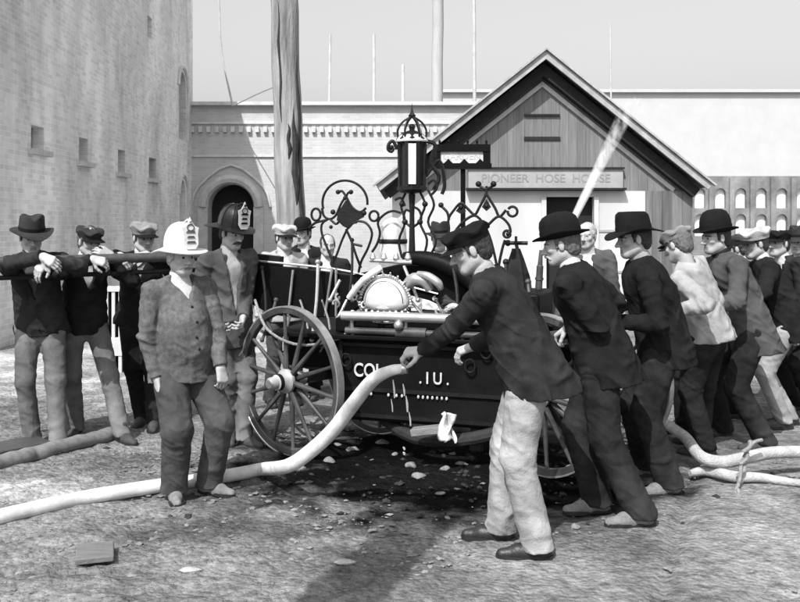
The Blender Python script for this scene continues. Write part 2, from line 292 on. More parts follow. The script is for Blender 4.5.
def hat_mesh(kind, m, parent, Rm, c, s=1.0, m2=None):
    M3 = Matrix(Rm.tolist()); c = Vector(c); b = MB(); n = 40
    def el(fn=None):
        def g(p, a, r, z):
            q = Vector((p.x*.90, p.y*1.08, p.z)); q.y -= .008
            if fn: q = fn(q, a, r, z)
            return M3 @ (q*s)
        return g
    base = .048
    if kind in ('bowler', 'derby'):
        H = .125 if kind == 'bowler' else .14
        prof = [(.088,base-.012),(.118,base-.004),(.138,base+.0),(.141,base+.006),(.137,base+.009),(.118,base+.004),(.100,base+.008),(.098,base+.03),(.097,base+.06),(.090,base+.088),(.072,base+H*.86),(.045,base+H*.96),(.001,base+H)]
        def fn(q, a, r, z):
            if r > .105: q.z += .022*(abs(math.cos(a))**2)*((r-.105)/.036) - .006*((r-.105)/.036)
            return q
        b.lathe(prof, c, None, n, el(fn)); o = b.build('hat', m, parent)
        band = MB(); band.lathe([(.1005,base+.008),(.1005,base+.034)], c, None, n, el()); band.lathe([(.099,base+.034),(.099,base+.008)], c, None, n, el()); band.build('hat_band', M['hat_black'], o)
    elif kind == 'slouch':
        prof = [(.088,base-.012),(.120,base-.006),(.150,base-.004),(.164,base-.002),(.166,base+.003),(.150,base+.003),(.12,base+.001),(.101,base+.006),(.099,base+.03),(.096,base+.075),(.092,base+.105),(.080,base+.118),(.05,base+.116),(.001,base+.112)]
        def fn(q, a, r, z):
            if r > .11: w = (r-.11)/.056; q.z += w*(.018*math.cos(2*a)+.008*math.sin(3*a+1)-.012); 
            if z > base+.05: w = min(1, (z-base-.05)/.05); q.z -= w*.030*math.exp(-(q.x/.030)**2)*(1 if q.y > -.05 else .6); q.x *= 1-.12*w*(1 if q.y > 0 else 0); q.z += w*.012*(q.y/.1)
            return q
        b.lathe(prof, c, None, n, el(fn)); o = b.build('hat', m, parent)
        band = MB(); band.lathe([(.1015,base+.006),(.1005,base+.032)], c, None, n, el()); band.lathe([(.099,base+.032),(.099,base+.006)], c, None, n, el()); band.build('hat_band', M['hat_black'], o)
    elif kind == 'cap':
        prof = [(.084,base-.016),(.096,base-.014),(.1,base+.01),(.114,base+.028),(.116,base+.04),(.105,base+.054),(.07,base+.064),(.001,base+.066)]
        def fn(q, a, r, z):
            q.z += .10*(-q.y)*.25 + (.012*math.sin(5*a)*(r/.11) if z > base+.02 else 0); return q
        b.lathe(prof, c, None, n, el(fn)); o = b.build('cap', m, parent)
        v = MB(); V = []; k = 12
        for j in range(3):
            for i in range(k+1):
                a = math.pi*(.14+.72*i/k); rr = .088+.052*j/2*(math.sin(math.pi*i/k)**.5); V.append(M3 @ (Vector((rr*.95*math.cos(a), rr*1.1*math.sin(a), base-.012-.014*j/2-.008*(abs(math.cos(a))))))*s+c)
        V2 = [p+M3@Vector((0,0,.005)) for p in V]; Fs = []; q = k+1
        for j in range(2):
            for i in range(k):
                A_ = (j*q+i, j*q+i+1, (j+1)*q+i+1, (j+1)*q+i); Fs.append(A_[::-1]); Fs.append(tuple(t+3*q for t in A_))
        for i in range(k): Fs.append((2*q+i, 2*q+i+1, 5*q+i+1, 5*q+i))
        v.add(V+V2, Fs); v.build('visor', M['hat_black'] if m2 is None else m2, o)
    elif kind == 'helmet':
        prof = [(.09,base-.014),(.12,base-.012),(.15,base-.016),(.165,base-.018),(.167,base-.012),(.15,base-.006),(.12,base+.0),(.103,base+.006),(.101,base+.04),(.094,base+.08),(.075,base+.118),(.045,base+.142),(.012,base+.152),(.001,base+.153)]
        def fn(q, a, r, z):
            if r > .11:
                w = (r-.11)/.057
                if q.y < 0: q.y *= 1+.42*w*abs(math.sin(a)); q.z -= .035*w*abs(math.sin(a))
                else: q.z += .004*w; q.y *= 1-.05*w
                q.z += .006*w*math.cos(2*a)
            elif z > base+.01: q.x *= 1+.02*math.cos(8*a); q.y *= 1+.02*math.cos(8*a)
            return q
        b.lathe(prof, c, None, 64, el(fn))
        # comb ridge
        rb = MB(); 
        for ang in range(8):
            a = 2*math.pi*ang/8; rb.tube([M3 @ (Vector((r*.90*math.cos(a), r*1.08*math.sin(a)-.008, z))*s)+c for r,z in [(.104,base+.01),(.103,base+.04),(.096,base+.08),(.077,base+.119),(.047,base+.144),(.01,base+.156)]], .0035, 5, 2)
        o = b.build('helmet', m, parent); rb.build('ridge', m, o)
        fr = MB(); poly = [(-.028,0),(-.05,.03),(-.05,.09),(-.058,.125),(-.03,.135),(-.012,.162),(0,.185),(.012,.162),(.03,.135),(.058,.125),(.05,.09),(.05,.03),(.028,0)]
        lean = -.18
        A_ = M3 @ Vector((1,0,0)); B_ = (M3 @ Vector((0,lean,1))).normalized(); O_ = M3 @ (Vector((0,.118,base+.008))*s)+c
        fr.prism([(x*s*.92, y*s) for x, y in poly], A_, B_, O_, .006); sh = fr.build('front_shield', M['helmet_white'] if m2 is None else m2, o)
        em = MB(); nf = (M3 @ Vector((0,1,.18))).normalized()
        ins = M['c_grey'] if kind == 'helmet' and m is M['helmet_white'] else M['paint_dark']
        for (y, w) in ((.035,.06),(.065,.05),(.095,.06)): em.prism([(-w/2*s,y*s),(w/2*s,y*s),(w/2*s*.7,(y+.012)*s),(-w/2*s*.7,(y+.012)*s)], A_, B_, O_+nf*.006, .004)
        em.tube([O_+nf*.006+A_*(.022*math.cos(t)*s)+B_*((.125+.018*math.sin(t))*s) for t in [2*math.pi*i/10 for i in range(10)]], .003, 5, 2, True)
        em.build('shield_emblem', ins, sh)
        br = MB(); br.tube([M3 @ (Vector((0,.02,base+.15))*s)+c, M3 @ (Vector((0,.06,base+.175))*s)+c, M3 @ (Vector((0,.100,base+.165))*s)+c], [.007,.006,.009], 6, 3); br.build('shield_bracket', m, o)
    return o

def person(label, X, Y, H=1.74, face=0, pel=None, neck=None, look=None, pitch=-5, tilt=0, feet=None, hands=None, h=.0055, hc=.008,
           jacket='c_dark', trousers='c_char', shoes='shoe_dark', hat=('slouch','hat_felt'), shirt='c_white', hair='hair_dark', beard=None, belly=0,
           open_v=.5, jlen=.12, bulk=1.0, group=None, hatm2=None, shyaw=None, vest=None, hips=None, legw=1.0, sleeve=1, seed=0, flare=0, hem_z=None):
    s = H/1.75; ph = seed*1.7+.3
    root = thing('person', label, 'person', (X, Y, 0), group); off = (X, Y, 0)
    pel = np.array(pel if pel is not None else (X, Y, .93*s), float)
    u0 = nrm(np.array(neck if neck is not None else pel+np.array([0,0,1]), float)-pel)
    fw = dirv(face); fw = nrm(fw-u0*fw.dot(u0)); lf = np.cross(u0, fw)
    nk = pel+u0*.53*s
    sf = fw if shyaw is None else nrm(dirv(shyaw)-u0*dirv(shyaw).dot(u0)); sl = np.cross(u0, sf)
    mid = pel+u0*.27*s-fw*.015
    hf = fw if hips is None else dirv(hips); hf = nrm(np.array([hf[0],hf[1],0])); hl = np.cross((0,0,1), hf)
    sh = {1: nk-u0*.055*s+sl*.175*s*bulk, -1: nk-u0*.055*s-sl*.175*s*bulk}; hp = {1: pel+hl*.088*s-np.array([0,0,.03]), -1: pel-hl*.088*s-np.array([0,0,.03])}
    look = face if look is None else look
    hd = dirv(look, pitch); HR = frame_from(hd); 
    if tilt: HR = HR @ np.array([[math.cos(R(tilt)),0,math.sin(R(tilt))],[0,1,0],[-math.sin(R(tilt)),0,math.cos(R(tilt))]])
    hc_ = nk+nrm(u0*.35+HR[:,2]*.65)*.155*s+HR[:,1]*.022*s
    hs = s*1.0
    def hl_(p): return hc_+HR@(np.array(p)*hs)
    # feet
    if feet is None: feet = [(X+hl[0]*.12, Y+hl[1]*.12, face), (X-hl[0]*.12, Y-hl[1]*.12, face)]
    kn, an, toe = {}, {}, {}
    for sd, ft in zip((1,-1), feet):
        fx, fy, fa = ft[:3]; lift = ft[3] if len(ft) > 3 else 0
        a = np.array([fx, fy, .085*s+lift]); td = dirv(fa); k, a2 = ik(hp[sd], a, .42*s, .42*s, td*1.0+hf*.3)
        if a2[2]-a[2] > .01: a2 = a.copy(); k = (hp[sd]+a2)/2+td*.01
        kn[sd], an[sd], toe[sd] = k, a, td
    # hands
    if hands is None: hands = [None, None]
    el, wr, hdr, hpn, curl = {}, {}, {}, {}, {}
    for sd, hn in zip((1,-1), hands):
        if hn is None: hn = dict(t=sh[sd]+np.array([0,0,-.56*s])+fw*.06+sl*sd*.07)
        t = np.array(hn['t'], float); po = hn.get('pole', -fw*.8-np.array([0,0,.5])+sl*sd*.35)
        e, w = ik(sh[sd], t, .30*s, .265*s, po); el[sd], wr[sd] = e, w
        d = hn.get('d'); d = nrm(w-e) if d is None else nrm(d); hdr[sd] = d
        n = hn.get('n'); n = -sl*sd if n is None else np.array(n, float); n = nrm(n-d*n.dot(d)); hpn[sd] = n; curl[sd] = hn.get('curl', .35)
    # ---------------- body: one continuous surface
    B = Fig(h*1.0); nf = (fw, .62)
    B.seg(pel+u0*.02, mid, .115*s, .105*s, .03, nf); B.seg(mid, nk-u0*.12*s, .11*s, .12*s, .03, nf); B.seg(sh[1]*.8+sh[-1]*.2, sh[-1]*.8+sh[1]*.2, .05*s, .05*s, .04)
    for sd in (1,-1):
        B.seg(sh[sd], el[sd], .040*s, .034*s, .02); B.seg(el[sd], wr[sd], .034*s, .0255*s, .015)
        B.seg(hp[sd], kn[sd], .062*s, .045*s, .03); B.seg(kn[sd], an[sd], .044*s, .034*s, .02)
    B.seg(nk-u0*.03*s, hl_((0,-.022,-.06)), .055*s, .052*s, .025)
    I3 = HR
    E = lambda p, r, k=.02, op='add': B.ell(hl_(p), np.array(r)*hs, I3, k, op)
    S = lambda a, b, r1, r2, k=.01, op='add': B.seg(hl_(a), hl_(b), r1*hs, r2*hs, k, op=op)
    E((0,-.012,.030), (.074,.096,.086)); E((0,.026,-.035), (.057,.066,.078), .03); E((0,.062,-.093), (.026,.024,.022), .03)
    for q in (1,-1):
        S((q*.046,.0,-.055), (q*.022,.062,-.088), .022, .018, .03)
        E((q*.040,.062,-.020), (.022,.020,.018), .02)
        E((q*.031,.100,.006), (.017,.016,.012), .010, 'sub'); E((q*.031,.0775,.004), (.0135,.0125,.0115), .003)
        S((q*.048,.072,.024), (q*.010,.090,.020), .007, .008, .012)
        E((q*.077,-.004,-.006), (.009,.018,.031), .006)
        E((q*.0115,.098,-.034), (.0085,.010,.008), .006)
    S((0,.088,.010), (0,.116,-.030), .0075, .0115, .012)
    S((-.018,.084,-.0615), (.018,.084,-.0615), .0055, .0055, .006); S((-.016,.084,-.0735), (.016,.084,-.0735), .0065, .0065, .006)
    S((0,.094,-.0675), (0,.094,-.0675), .004, .004, .003, 'sub'); S((-.022,.092,-.0675), (.022,.092,-.0675), .0028, .0028, .004, 'sub')
    # hands: palm, four unequal fingers, a thumb from the side of the palm
    for sd in (1,-1):
        w, d, n, cu = wr[sd], hdr[sd], hpn[sd], curl[sd]; x = np.cross(n, d)*(-sd)       # x: towards the thumb
        hk = s*1.02
        for i, (ox, ln, r) in enumerate(((.030,.94,.0088),(.010,1.0,.0092),(-.010,.95,.0088),(-.029,.76,.0078))):
            kb = w+(d*(.092-.006*abs(i-1))+x*ox)*hk; B.seg(w+x*ox*.55*hk+d*.008, kb, .0165*hk, .0125*hk, .016)
            th = R(18)+cu*R(50)*(1+.08*i); p = kb; dd = d+x*ox*1.6; dd = nrm(dd)
            for j, L in enumerate((.043,.027,.021)):
                v = nrm(dd*math.cos(th)+n*math.sin(th)); q = p+v*L*ln*hk; B.seg(p, q, r*hk*(1-.08*j), r*hk*(1-.08*(j+1)), .004); p = q; th += cu*R(58)+R(6)
        tb = w+(d*.022+x*.022+n*.006)*hk; v = nrm(d*.62+x*.75+n*(.25+.4*cu)); t1 = tb+v*.042*hk; B.seg(w+d*.015*hk+x*.01*hk, t1, .0155*hk, .0125*hk, .012)
        v2 = nrm(d*.85+x*.3+n*(.2+.6*cu)); t2 = t1+v2*.030*hk; B.seg(t1, t2, .0115*hk, .0105*hk, .005); v3 = nrm(d*.9+n*(.2+.8*cu)); B.seg(t2, t2+v3*.022*hk, .0105*hk, .0085*hk, .005)
    def mif(c):
        q = ((c-hc_)@HR)/hs; mi = np.zeros(len(c), int); ax = np.abs(q[:,0])
        mi[(ax > .0225)&(ax < .0395)&(np.abs(q[:,2]-.0045) < .0062)&(q[:,1] > .074)] = 2
        mi[(ax > .012)&(ax < .052)&(np.abs(q[:,2]-.0235+ax*.08) < .0052)&(q[:,1] > .06)] = 3
        mi[(ax < .024)&(q[:,2] > -.079)&(q[:,2] < -.058)&(q[:,1] > .0835)] = 1
        return mi
    bo = link('body', B.mesh('body', [M['skin'], M['lip'], M['iris'], M[hair]], mif, off), root)
    # hair
    if hair:
        Hh = Fig(h); Hh.ell(hl_((0,-.024,.030)), np.array((.0815,.094,.089))*hs, HR, .01, cuts=[(hl_((0,.040,.03)), HR[:,1]*.93+HR[:,2]*(-.36))])
        Hh.ell(hl_((0,-.055,-.03)), np.array((.066,.055,.055))*hs, HR, .02)
        for q in (1,-1): Hh.seg(hl_((q*.073,.018,.03)), hl_((q*.072,.020,-.012)), .012*hs, .007*hs, .01); Hh.ell(hl_((q*.085,-.004,-.006)), np.array((.012,.021,.030))*hs, HR, .004, 'sub')
        link('hair', Hh.mesh('hair', [M[hair]], None, off, (.003, 110)), root)
    if beard:
        Bd = Fig(h*.8); bm_, full = beard
        Bd.seg(hl_((-.026,.088,-.056)), hl_((0,.101,-.049)), .007*hs, .0105*hs, .006); Bd.seg(hl_((.026,.088,-.056)), hl_((0,.101,-.049)), .007*hs, .0105*hs, .006)
        for q in (1,-1): Bd.seg(hl_((q*.026,.088,-.056)), hl_((q*.043,.074,-.072)), .008*hs, .004*hs, .006)
        if full: Bd.ell(hl_((0,.062,-.108)), np.array((.050,.040,.046))*hs, HR, .02); [Bd.seg(hl_((q*.06,.01,-.03)), hl_((q*.035,.05,-.1)), .012*hs, .022*hs, .02) for q in (1,-1)]
        link('beard' if full else 'moustache', Bd.mesh('beard', [M[bm_]], None, off, (.002, 160)), root)
    # ---------------- trousers
    T = Fig(hc); wa = .006*s
    T.seg(pel+u0*.10*s, pel-np.array([0,0,.02]), .135*s*bulk, .142*s*bulk, .03, (hf, .74)); 
    for sd in (1,-1):
        dsh = nrm(an[sd]-kn[sd]); 
        T.seg(hp[sd]+np.array([0,0,.01]), kn[sd], .092*s*legw, .072*s*legw, .05, None, (wa*.8, 40, .8, .9, .25, ph))
        cuff = an[sd]+np.array([0,0,-.035])*s-toe[sd]*.012
        T.seg(kn[sd], cuff, .070*s*legw, .066*s*legw, .025, None, (wa, 38, .9, .6, .2, ph+2), cuts=[(an[sd]-np.array([0,0,.042])*s, (0,0,-1)), ])
    tr = link('trousers', T.mesh('trousers', [M[trousers]], None, off, (.0022, 26)), root)
    # ---------------- shirt front (inner) and jacket
    Si = Fig(hc)
    jb = .150*s*bulk; bf = (fw, .76)
    if shirt:
        Si.seg(pel+u0*.06*s, mid, jb-.012, jb-.014, .03, bf); Si.seg(mid, nk-u0*.15*s, jb-.012, jb-.008, .03, bf)
        if belly: Si.ell(pel+u0*.15*s+fw*(.01+belly*.4), (jb+.0, .09+belly*.7, .28*s), np.stack([lf,fw,u0],1), .05)
        Si.seg(nk-u0*.045*s, nk+nrm(hl_((0,-.02,-.06))-nk)*.035*s, .074*s, .064*s, .02)
        def mif2(c):
            q = (c-pel)@np.stack([lf,fw,u0],1); mi = np.zeros(len(c), int)
            if vest: mi[(q[:,2] < .30*s+np.abs(q[:,0])*2.2)] = 1
            return mi
        link('waistcoat' if vest else 'shirt', Si.mesh('shirt', [M[shirt], M[vest or shirt]], mif2, off, (.0015, 40)), root)
    J = Fig(hc); rf = np.stack([lf,fw,u0],1)
    hemc = pel-u0*jlen*s; hcut = [(hemc, -u0 if u0[2] < .9 else nrm(-u0*.25-np.array([0,0,.75])))]
    if hem_z is not None: hcut = [(np.array([pel[0],pel[1],hem_z]), (0,0,-1))]
    J.seg(hemc-u0*.03, mid, max((jb+.034+flare)*1.03, (.206+.095*(legw-1))*s+flare*.3), jb+.008, .04, (fw, .80), (wa*1.5, 26, .6, .7, .6, ph), cuts=hcut)
    J.seg(mid, nk-u0*.15*s, jb+.006, jb+.014, .05, bf, (wa*1.3, 30, .6, .3, .6, ph+1))
    if belly: J.ell(pel+u0*.15*s+fw*(.01+belly*.4), (jb+.016, .105+belly*.7, .30*s), rf, .06, cuts=hcut)
    J.seg(sh[1]-sl*.02, sh[-1]+sl*.02, .070*s, .070*s, .05); J.seg(sh[1]*.6+sh[-1]*.4+u0*.03*s, sh[-1]*.6+sh[1]*.4+u0*.03*s, .056*s, .056*s, .06)
    J.seg(nk-u0*.03*s-sf*.012, nk+u0*.026*s-sf*.018, .086*s, .074*s, .005, cuts=[(nk+u0*.035*s, u0*.85-sf*.3)])
    J.seg(nk-u0*.02*s, hl_((0,-.02,-.045)), .060*s, .058*s, .006, op='sub')
    if open_v:
        z0 = pel+u0*(.53-open_v)*s; tz = .075/max(open_v, .1); 
        pl = [(z0, nrm(lf-u0*tz)), (z0, nrm(-lf-u0*tz)), (pel+fw*.02, -fw)]
        cc = pel+u0*.3*s+fw*.2; J.wedge(pl, cc-.42, cc+.42)
    if open_v and not belly:
        for q in (1,-1):
            a_ = nk-u0*.03*s+lf*q*.062*s+fw*.066*s; b_ = pel+u0*(.53-open_v+.01)*s+lf*q*.014+fw*(jb*.66+.014); J.seg(a_, b_, .026*s, .013*s, .003, (fw, .42))
            J.seg(pel+u0*.02*s+lf*q*.105*s+fw*.105, pel+u0*.02*s+lf*q*.045*s+fw*.128, .016, .016, .003, (u0, .8))
    elif not belly:
        for q in (1,-1): J.seg(pel+u0*.0*s+lf*q*.16*s+fw*.07, pel+u0*.0*s+lf*q*.09*s+fw*(.115+belly), .016, .016, .003, (u0, .8))
    for sd in (1,-1):
        cfn = nrm(wr[sd]-el[sd]); rf_ = .054*s
        J.seg(sh[sd], el[sd], .070*s, .057*s, .012, None, (wa*1.2, 60, .5, 1.1, .3, ph+sd)); J.seg(el[sd], wr[sd]+cfn*.02, .056*s, .045*s, .009, None, (wa*1.2, 62, 1.1, .5, .35, ph+3*sd), cuts=[(wr[sd]-cfn*.005*s, cfn)])
    jk = link('jacket' if sleeve == 1 else 'shirt', J.mesh('jacket', [M[jacket]], None, off, (.0045, 15)), root)
    # buttons on the front edge
    if open_v and sleeve == 1:
        bt = MB(); 
        co_ = np.empty(len(jk.data.vertices)*3, np.float32); jk.data.vertices.foreach_get('co', co_); co_ = co_.reshape(-1,3)+np.array(off); q_ = (co_-pel)@rf
        for i in range(4):
            uu = (.53-open_v-.035-.095*i)*s; mk = (np.abs(q_[:,0]-.012) < .012)&(np.abs(q_[:,2]-uu) < .012)&(q_[:,1] > 0)
            if mk.any() and uu > -jlen*s+.02: k_ = np.argmax(np.where(mk, q_[:,1], -9)); one = MB(); one.sphere(co_[k_], .0085, 8); one.build('button', M['iron'], jk)
    # shoes
    for sd in (1,-1):
        Sh = Fig(h); a, td = an[sd], toe[sd]; z = a[2]-.085*s; lx = np.cross((0,0,1), td)
        g = lambda f, l, zz: np.array([a[0],a[1],z])+(td*f+lx*l)*s+np.array([0,0,zz*s])
        Sh.seg(g(-.045,0,.035), g(.09,0,.034), .036*s, .040*s, .02); Sh.seg(g(.06,0,.026), g(.172,.004*sd,.020), .040*s, .028*s, .02); Sh.seg(g(-.03,0,.045), g(-.012,0,.12), .042*s, .044*s, .03)
        me = Sh.mesh('shoe', [M[shoes]], None, off, None, z+.003); so = link('shoe', me, root)
        sole = MB(); pr = [(-.088,0),(-.08,.03),(-.03,.038),(.04,.036),(.10,.052),(.16,.046),(.198,.018),(.204,0),(.198,-.018),(.16,-.046),(.10,-.050),(.04,-.034),(-.03,-.038),(-.08,-.03)]
        sole.prism([(p[0]*s, p[1]*s) for p in pr], Vector(td), Vector(lx), Vector((a[0],a[1],z+.009)), .018); sole.build('sole', M['shoe_black'], so)
    if hat: hat_mesh(hat[0], M[hat[1]], root, HR, hc_, hs*(1.0 if len(hat) < 3 else hat[2]), hatm2)
    return root
# ------------------------------------------------------------------ camera, light
cam = bpy.data.cameras.new('camera'); co = bpy.data.objects.new('camera', cam); COL.objects.link(co); C.camera = co
co.location = (0,0,CAMH); co.rotation_euler = (R(90),0,0); cam.sensor_width = 36; cam.lens = 36*F/800; cam.shift_y = -76/800; cam.clip_end = 2000; cam.clip_start = .05
SD = Vector((.36,.93,0)).normalized(); EL = 50
sun = bpy.data.lights.new('sun', 'SUN'); sun.energy = 5; sun.angle = R(.4); so = bpy.data.objects.new('sun', sun); COL.objects.link(so)
sv = Vector((SD.x*math.cos(R(EL)), SD.y*math.cos(R(EL)), -math.sin(R(EL)))); so.rotation_euler = sv.to_track_quat('-Z', 'Y').to_euler(); so.location = (-4,-6,12)
w = bpy.data.worlds.new('World'); C.world = w; w.use_nodes = True; nt = w.node_tree; bg = nt.nodes['Background']
sk = nt.nodes.new('ShaderNodeTexSky'); sk.sky_type = 'NISHITA'; sk.sun_disc = False; sk.sun_elevation = R(EL); sk.sun_rotation = math.atan2(-SD.x, -SD.y); sk.air_density = 1.2; sk.dust_density = 4
bw = nt.nodes.new('ShaderNodeSeparateColor'); nt.links.new(sk.outputs[0], bw.inputs[0]); ml = nt.nodes.new('ShaderNodeMath'); ml.operation = 'MULTIPLY'; ml.inputs[1].default_value = .18; nt.links.new(bw.outputs[2], ml.inputs[0]); nt.links.new(ml.outputs[0], bg.inputs['Color'])   # plates of the day saw blue light only; bg.inputs['Strength'].default_value = .05
C.view_settings.view_transform = 'Standard'; C.view_settings.look = 'None'; C.view_settings.gamma = 1; C.view_settings.exposure = 0; C.view_settings.use_curve_mapping = False
C.cycles.max_bounces = 6

# ------------------------------------------------------------------ ground
def axis(dense0, dense1, st, far, g=1.16):
    a = list(np.arange(dense0, dense1+1e-6, st)); d = st
    while a[-1] < far[1]: d *= g; a.append(a[-1]+d)
    d = st
    while a[0] > far[0]: d *= g; a.insert(0, a[0]-d)
    return np.array(a)
gx = axis(-4.2, 4.8, .026, (-300,300)); gy = axis(3.2, 8.2, .026, (-60,700))
XX, YY = np.meshgrid(gx, gy, indexing='ij')
left = 1/(1+np.exp((XX-.35+(YY-4.5)*.1)*4))
near = np.exp(-np.clip(np.abs(YY-5.5)-3, 0, 99)/3)*np.exp(-np.clip(np.abs(XX)-5, 0, 99)/3)
ZZ = (fbm(XX*1.1, YY*1.3, 4)-.47)*.05*near + (fbm(XX*7+3, YY*8, 5)-.48)*(.010+.034*left)*near + (np.abs(fbm(XX*15, YY*19+5, 4)-.44))*.05*(left*.85+.15)*near*.8
for (a, b, wd, dp) in (((-4,5.2),(4.6,6.1),.07,.02), ((1.0,3.6),(2.2,6.6),.05,.018), ((2.2,3.9),(5,5.0),.05,.015), ((.6,3.4),(3.0,4.7),.04,.012)):
    A_ = np.array(a); B_ = np.array(b); dd = (B_-A_)/np.linalg.norm(B_-A_); dist = np.abs((XX-A_[0])*dd[1]-(YY-A_[1])*dd[0])+ (fbm(XX*2,YY*2,2)-.4)*.08
    ZZ -= dp*np.exp(-(dist/wd)**2)*near
nx, ny = XX.shape; V = np.stack([XX, YY, ZZ], -1).reshape(-1, 3); idx = np.arange(nx*ny).reshape(nx, ny)
Fq = np.stack([idx[:-1,:-1], idx[1:,:-1], idx[1:,1:], idx[:-1,1:]], -1).reshape(-1, 4)
gm = mat('dirt', .25, .95, .48, 13, .9, 120, spec=.03, var2=.45, scale2=1.3, dist=.010)
nt = gm.node_tree; N = nt.nodes; L = nt.links; b = N['Principled BSDF']; src = b.inputs['Base Color'].links[0].from_socket
tc = N.new('ShaderNodeTexCoord'); vo = N.new('ShaderNodeTexVoronoi'); vo.inputs['Scale'].default_value = 60; L.new(tc.outputs['Object'], vo.inputs['Vector'])
r = N.new('ShaderNodeMapRange'); r.inputs['From Max'].default_value = .6; r.inputs['To Min'].default_value = 1.12; r.inputs['To Max'].default_value = .8; L.new(vo.outputs['Distance'], r.inputs['Value'])
mm = N.new('ShaderNodeMath'); mm.operation = 'MULTIPLY'; L.new(src, mm.inputs[0]); L.new(r.outputs[0], mm.inputs[1])
vb = N.new('ShaderNodeTexVoronoi'); vb.inputs['Scale'].default_value = 30; n9 = N.new('ShaderNodeTexNoise'); n9.inputs['Scale'].default_value = 9; n9.inputs['Detail'].default_value = 7; L.new(tc.outputs['Object'], vb.inputs['Vector']); L.new(tc.outputs['Object'], n9.inputs['Vector'])
h9 = N.new('ShaderNodeMath'); h9.operation = 'MULTIPLY_ADD'; L.new(vb.outputs['Distance'], h9.inputs[0]); h9.inputs[1].default_value = -.5; L.new(n9.outputs['Fac'], h9.inputs[2])
bb = N.new('ShaderNodeBump'); bb.inputs['Strength'].default_value = .8; bb.inputs['Distance'].default_value = .035; L.new(h9.outputs[0], bb.inputs['Height']); L.new(b.inputs['Normal'].links[0].from_socket, bb.inputs['Normal']); L.new(bb.outputs[0], b.inputs['Normal'])
# wet, trampled earth under the engine and a smoother pale apron on the right; the other patches darken or lighten the dirt
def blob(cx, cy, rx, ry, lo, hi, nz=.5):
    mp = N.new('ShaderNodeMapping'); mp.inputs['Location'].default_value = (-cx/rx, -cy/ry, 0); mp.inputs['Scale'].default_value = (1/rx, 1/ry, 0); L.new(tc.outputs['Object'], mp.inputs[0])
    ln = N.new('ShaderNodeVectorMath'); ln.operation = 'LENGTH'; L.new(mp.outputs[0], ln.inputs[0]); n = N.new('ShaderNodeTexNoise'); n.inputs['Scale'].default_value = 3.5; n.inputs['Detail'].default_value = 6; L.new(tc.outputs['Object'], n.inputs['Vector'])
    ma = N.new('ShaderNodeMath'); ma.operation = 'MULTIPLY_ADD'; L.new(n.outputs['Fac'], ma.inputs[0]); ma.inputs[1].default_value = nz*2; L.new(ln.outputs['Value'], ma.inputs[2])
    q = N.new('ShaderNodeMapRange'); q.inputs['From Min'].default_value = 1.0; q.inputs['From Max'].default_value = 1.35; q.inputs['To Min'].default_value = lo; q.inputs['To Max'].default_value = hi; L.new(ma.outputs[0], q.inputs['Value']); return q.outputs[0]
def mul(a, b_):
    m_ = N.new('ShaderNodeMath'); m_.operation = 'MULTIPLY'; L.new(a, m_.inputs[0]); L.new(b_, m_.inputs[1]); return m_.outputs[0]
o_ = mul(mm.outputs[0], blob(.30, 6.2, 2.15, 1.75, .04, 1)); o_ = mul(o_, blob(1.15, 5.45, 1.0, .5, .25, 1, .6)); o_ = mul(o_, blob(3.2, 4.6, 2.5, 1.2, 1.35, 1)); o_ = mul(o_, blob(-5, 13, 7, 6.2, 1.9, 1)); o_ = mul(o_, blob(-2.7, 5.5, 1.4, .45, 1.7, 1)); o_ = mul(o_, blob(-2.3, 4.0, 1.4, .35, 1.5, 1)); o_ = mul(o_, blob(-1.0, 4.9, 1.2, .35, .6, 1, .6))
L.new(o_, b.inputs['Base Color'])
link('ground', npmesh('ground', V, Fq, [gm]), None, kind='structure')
# gravel, clods and straw (uncountable)
def scatter(name, n, area, size, m, flatz=.6, seed=1):
    rg = random.Random(seed); Vs = []; Fs = []
    base = [(-1,0,0),(1,0,0),(0,-1,0),(0,1,0),(0,0,-1),(0,0,1),(.6,.6,.5),(-.6,.6,.5),(.6,-.6,.5),(-.6,-.6,.5)]
    fc = [(5,6,8),(5,7,6),(5,9,7),(5,8,9),(1,8,6),(3,6,7),(0,7,9),(2,9,8),(1,6,3),(3,7,0),(0,9,2),(2,8,1),(1,3,4),(3,0,4),(0,2,4),(2,1,4)]
    for i in range(n):
        x, y = area(rg); s_ = size*(.4+rg.random()**3*2.2); a = rg.random()*6.28; e = 1+rg.random()
        k = len(Vs); ca, sa = math.cos(a), math.sin(a)
        for p in base:
            j = .75+.5*rg.random(); px, py, pz = p[0]*s_*j*e, p[1]*s_*j, p[2]*s_*j*flatz; Vs.append((x+px*ca-py*sa, y+px*sa+py*ca, pz+s_*.2-.004))
        Fs += [tuple(k+t for t in f) for f in fc]
    npm = npmesh(name, Vs, Fs, [m], None, False); o = link(name, npm, None, kind='stuff', label='loose stones and clods scattered over the dirt street', category='gravel'); return o
def a1(rg):
    while True:
        x = rg.uniform(-3.2, 3.6); y = rg.uniform(3.7, 8.2)
        if ((x-.3)/1.5)**2+((y-6.2)/1.1)**2 < 1 and rg.random() < .93: continue
        if rg.random() < (1 if x < .3+(5-y)*.2 else .3): return x, y
scatter('gravel', 7000, a1, .0072, mat('gravel', .19, .95, .6, 3, .5, 60), seed=3)
scatter('clods', 420, lambda rg: (rg.gauss(.15,.75), rg.gauss(6.0,.42)), .011, M['iron_dull'], .9, 5)['label'] = 'wet lumps and broken stones churned up under the fire engine'
bpy.data.objects['clods']['category'] = 'rubble'

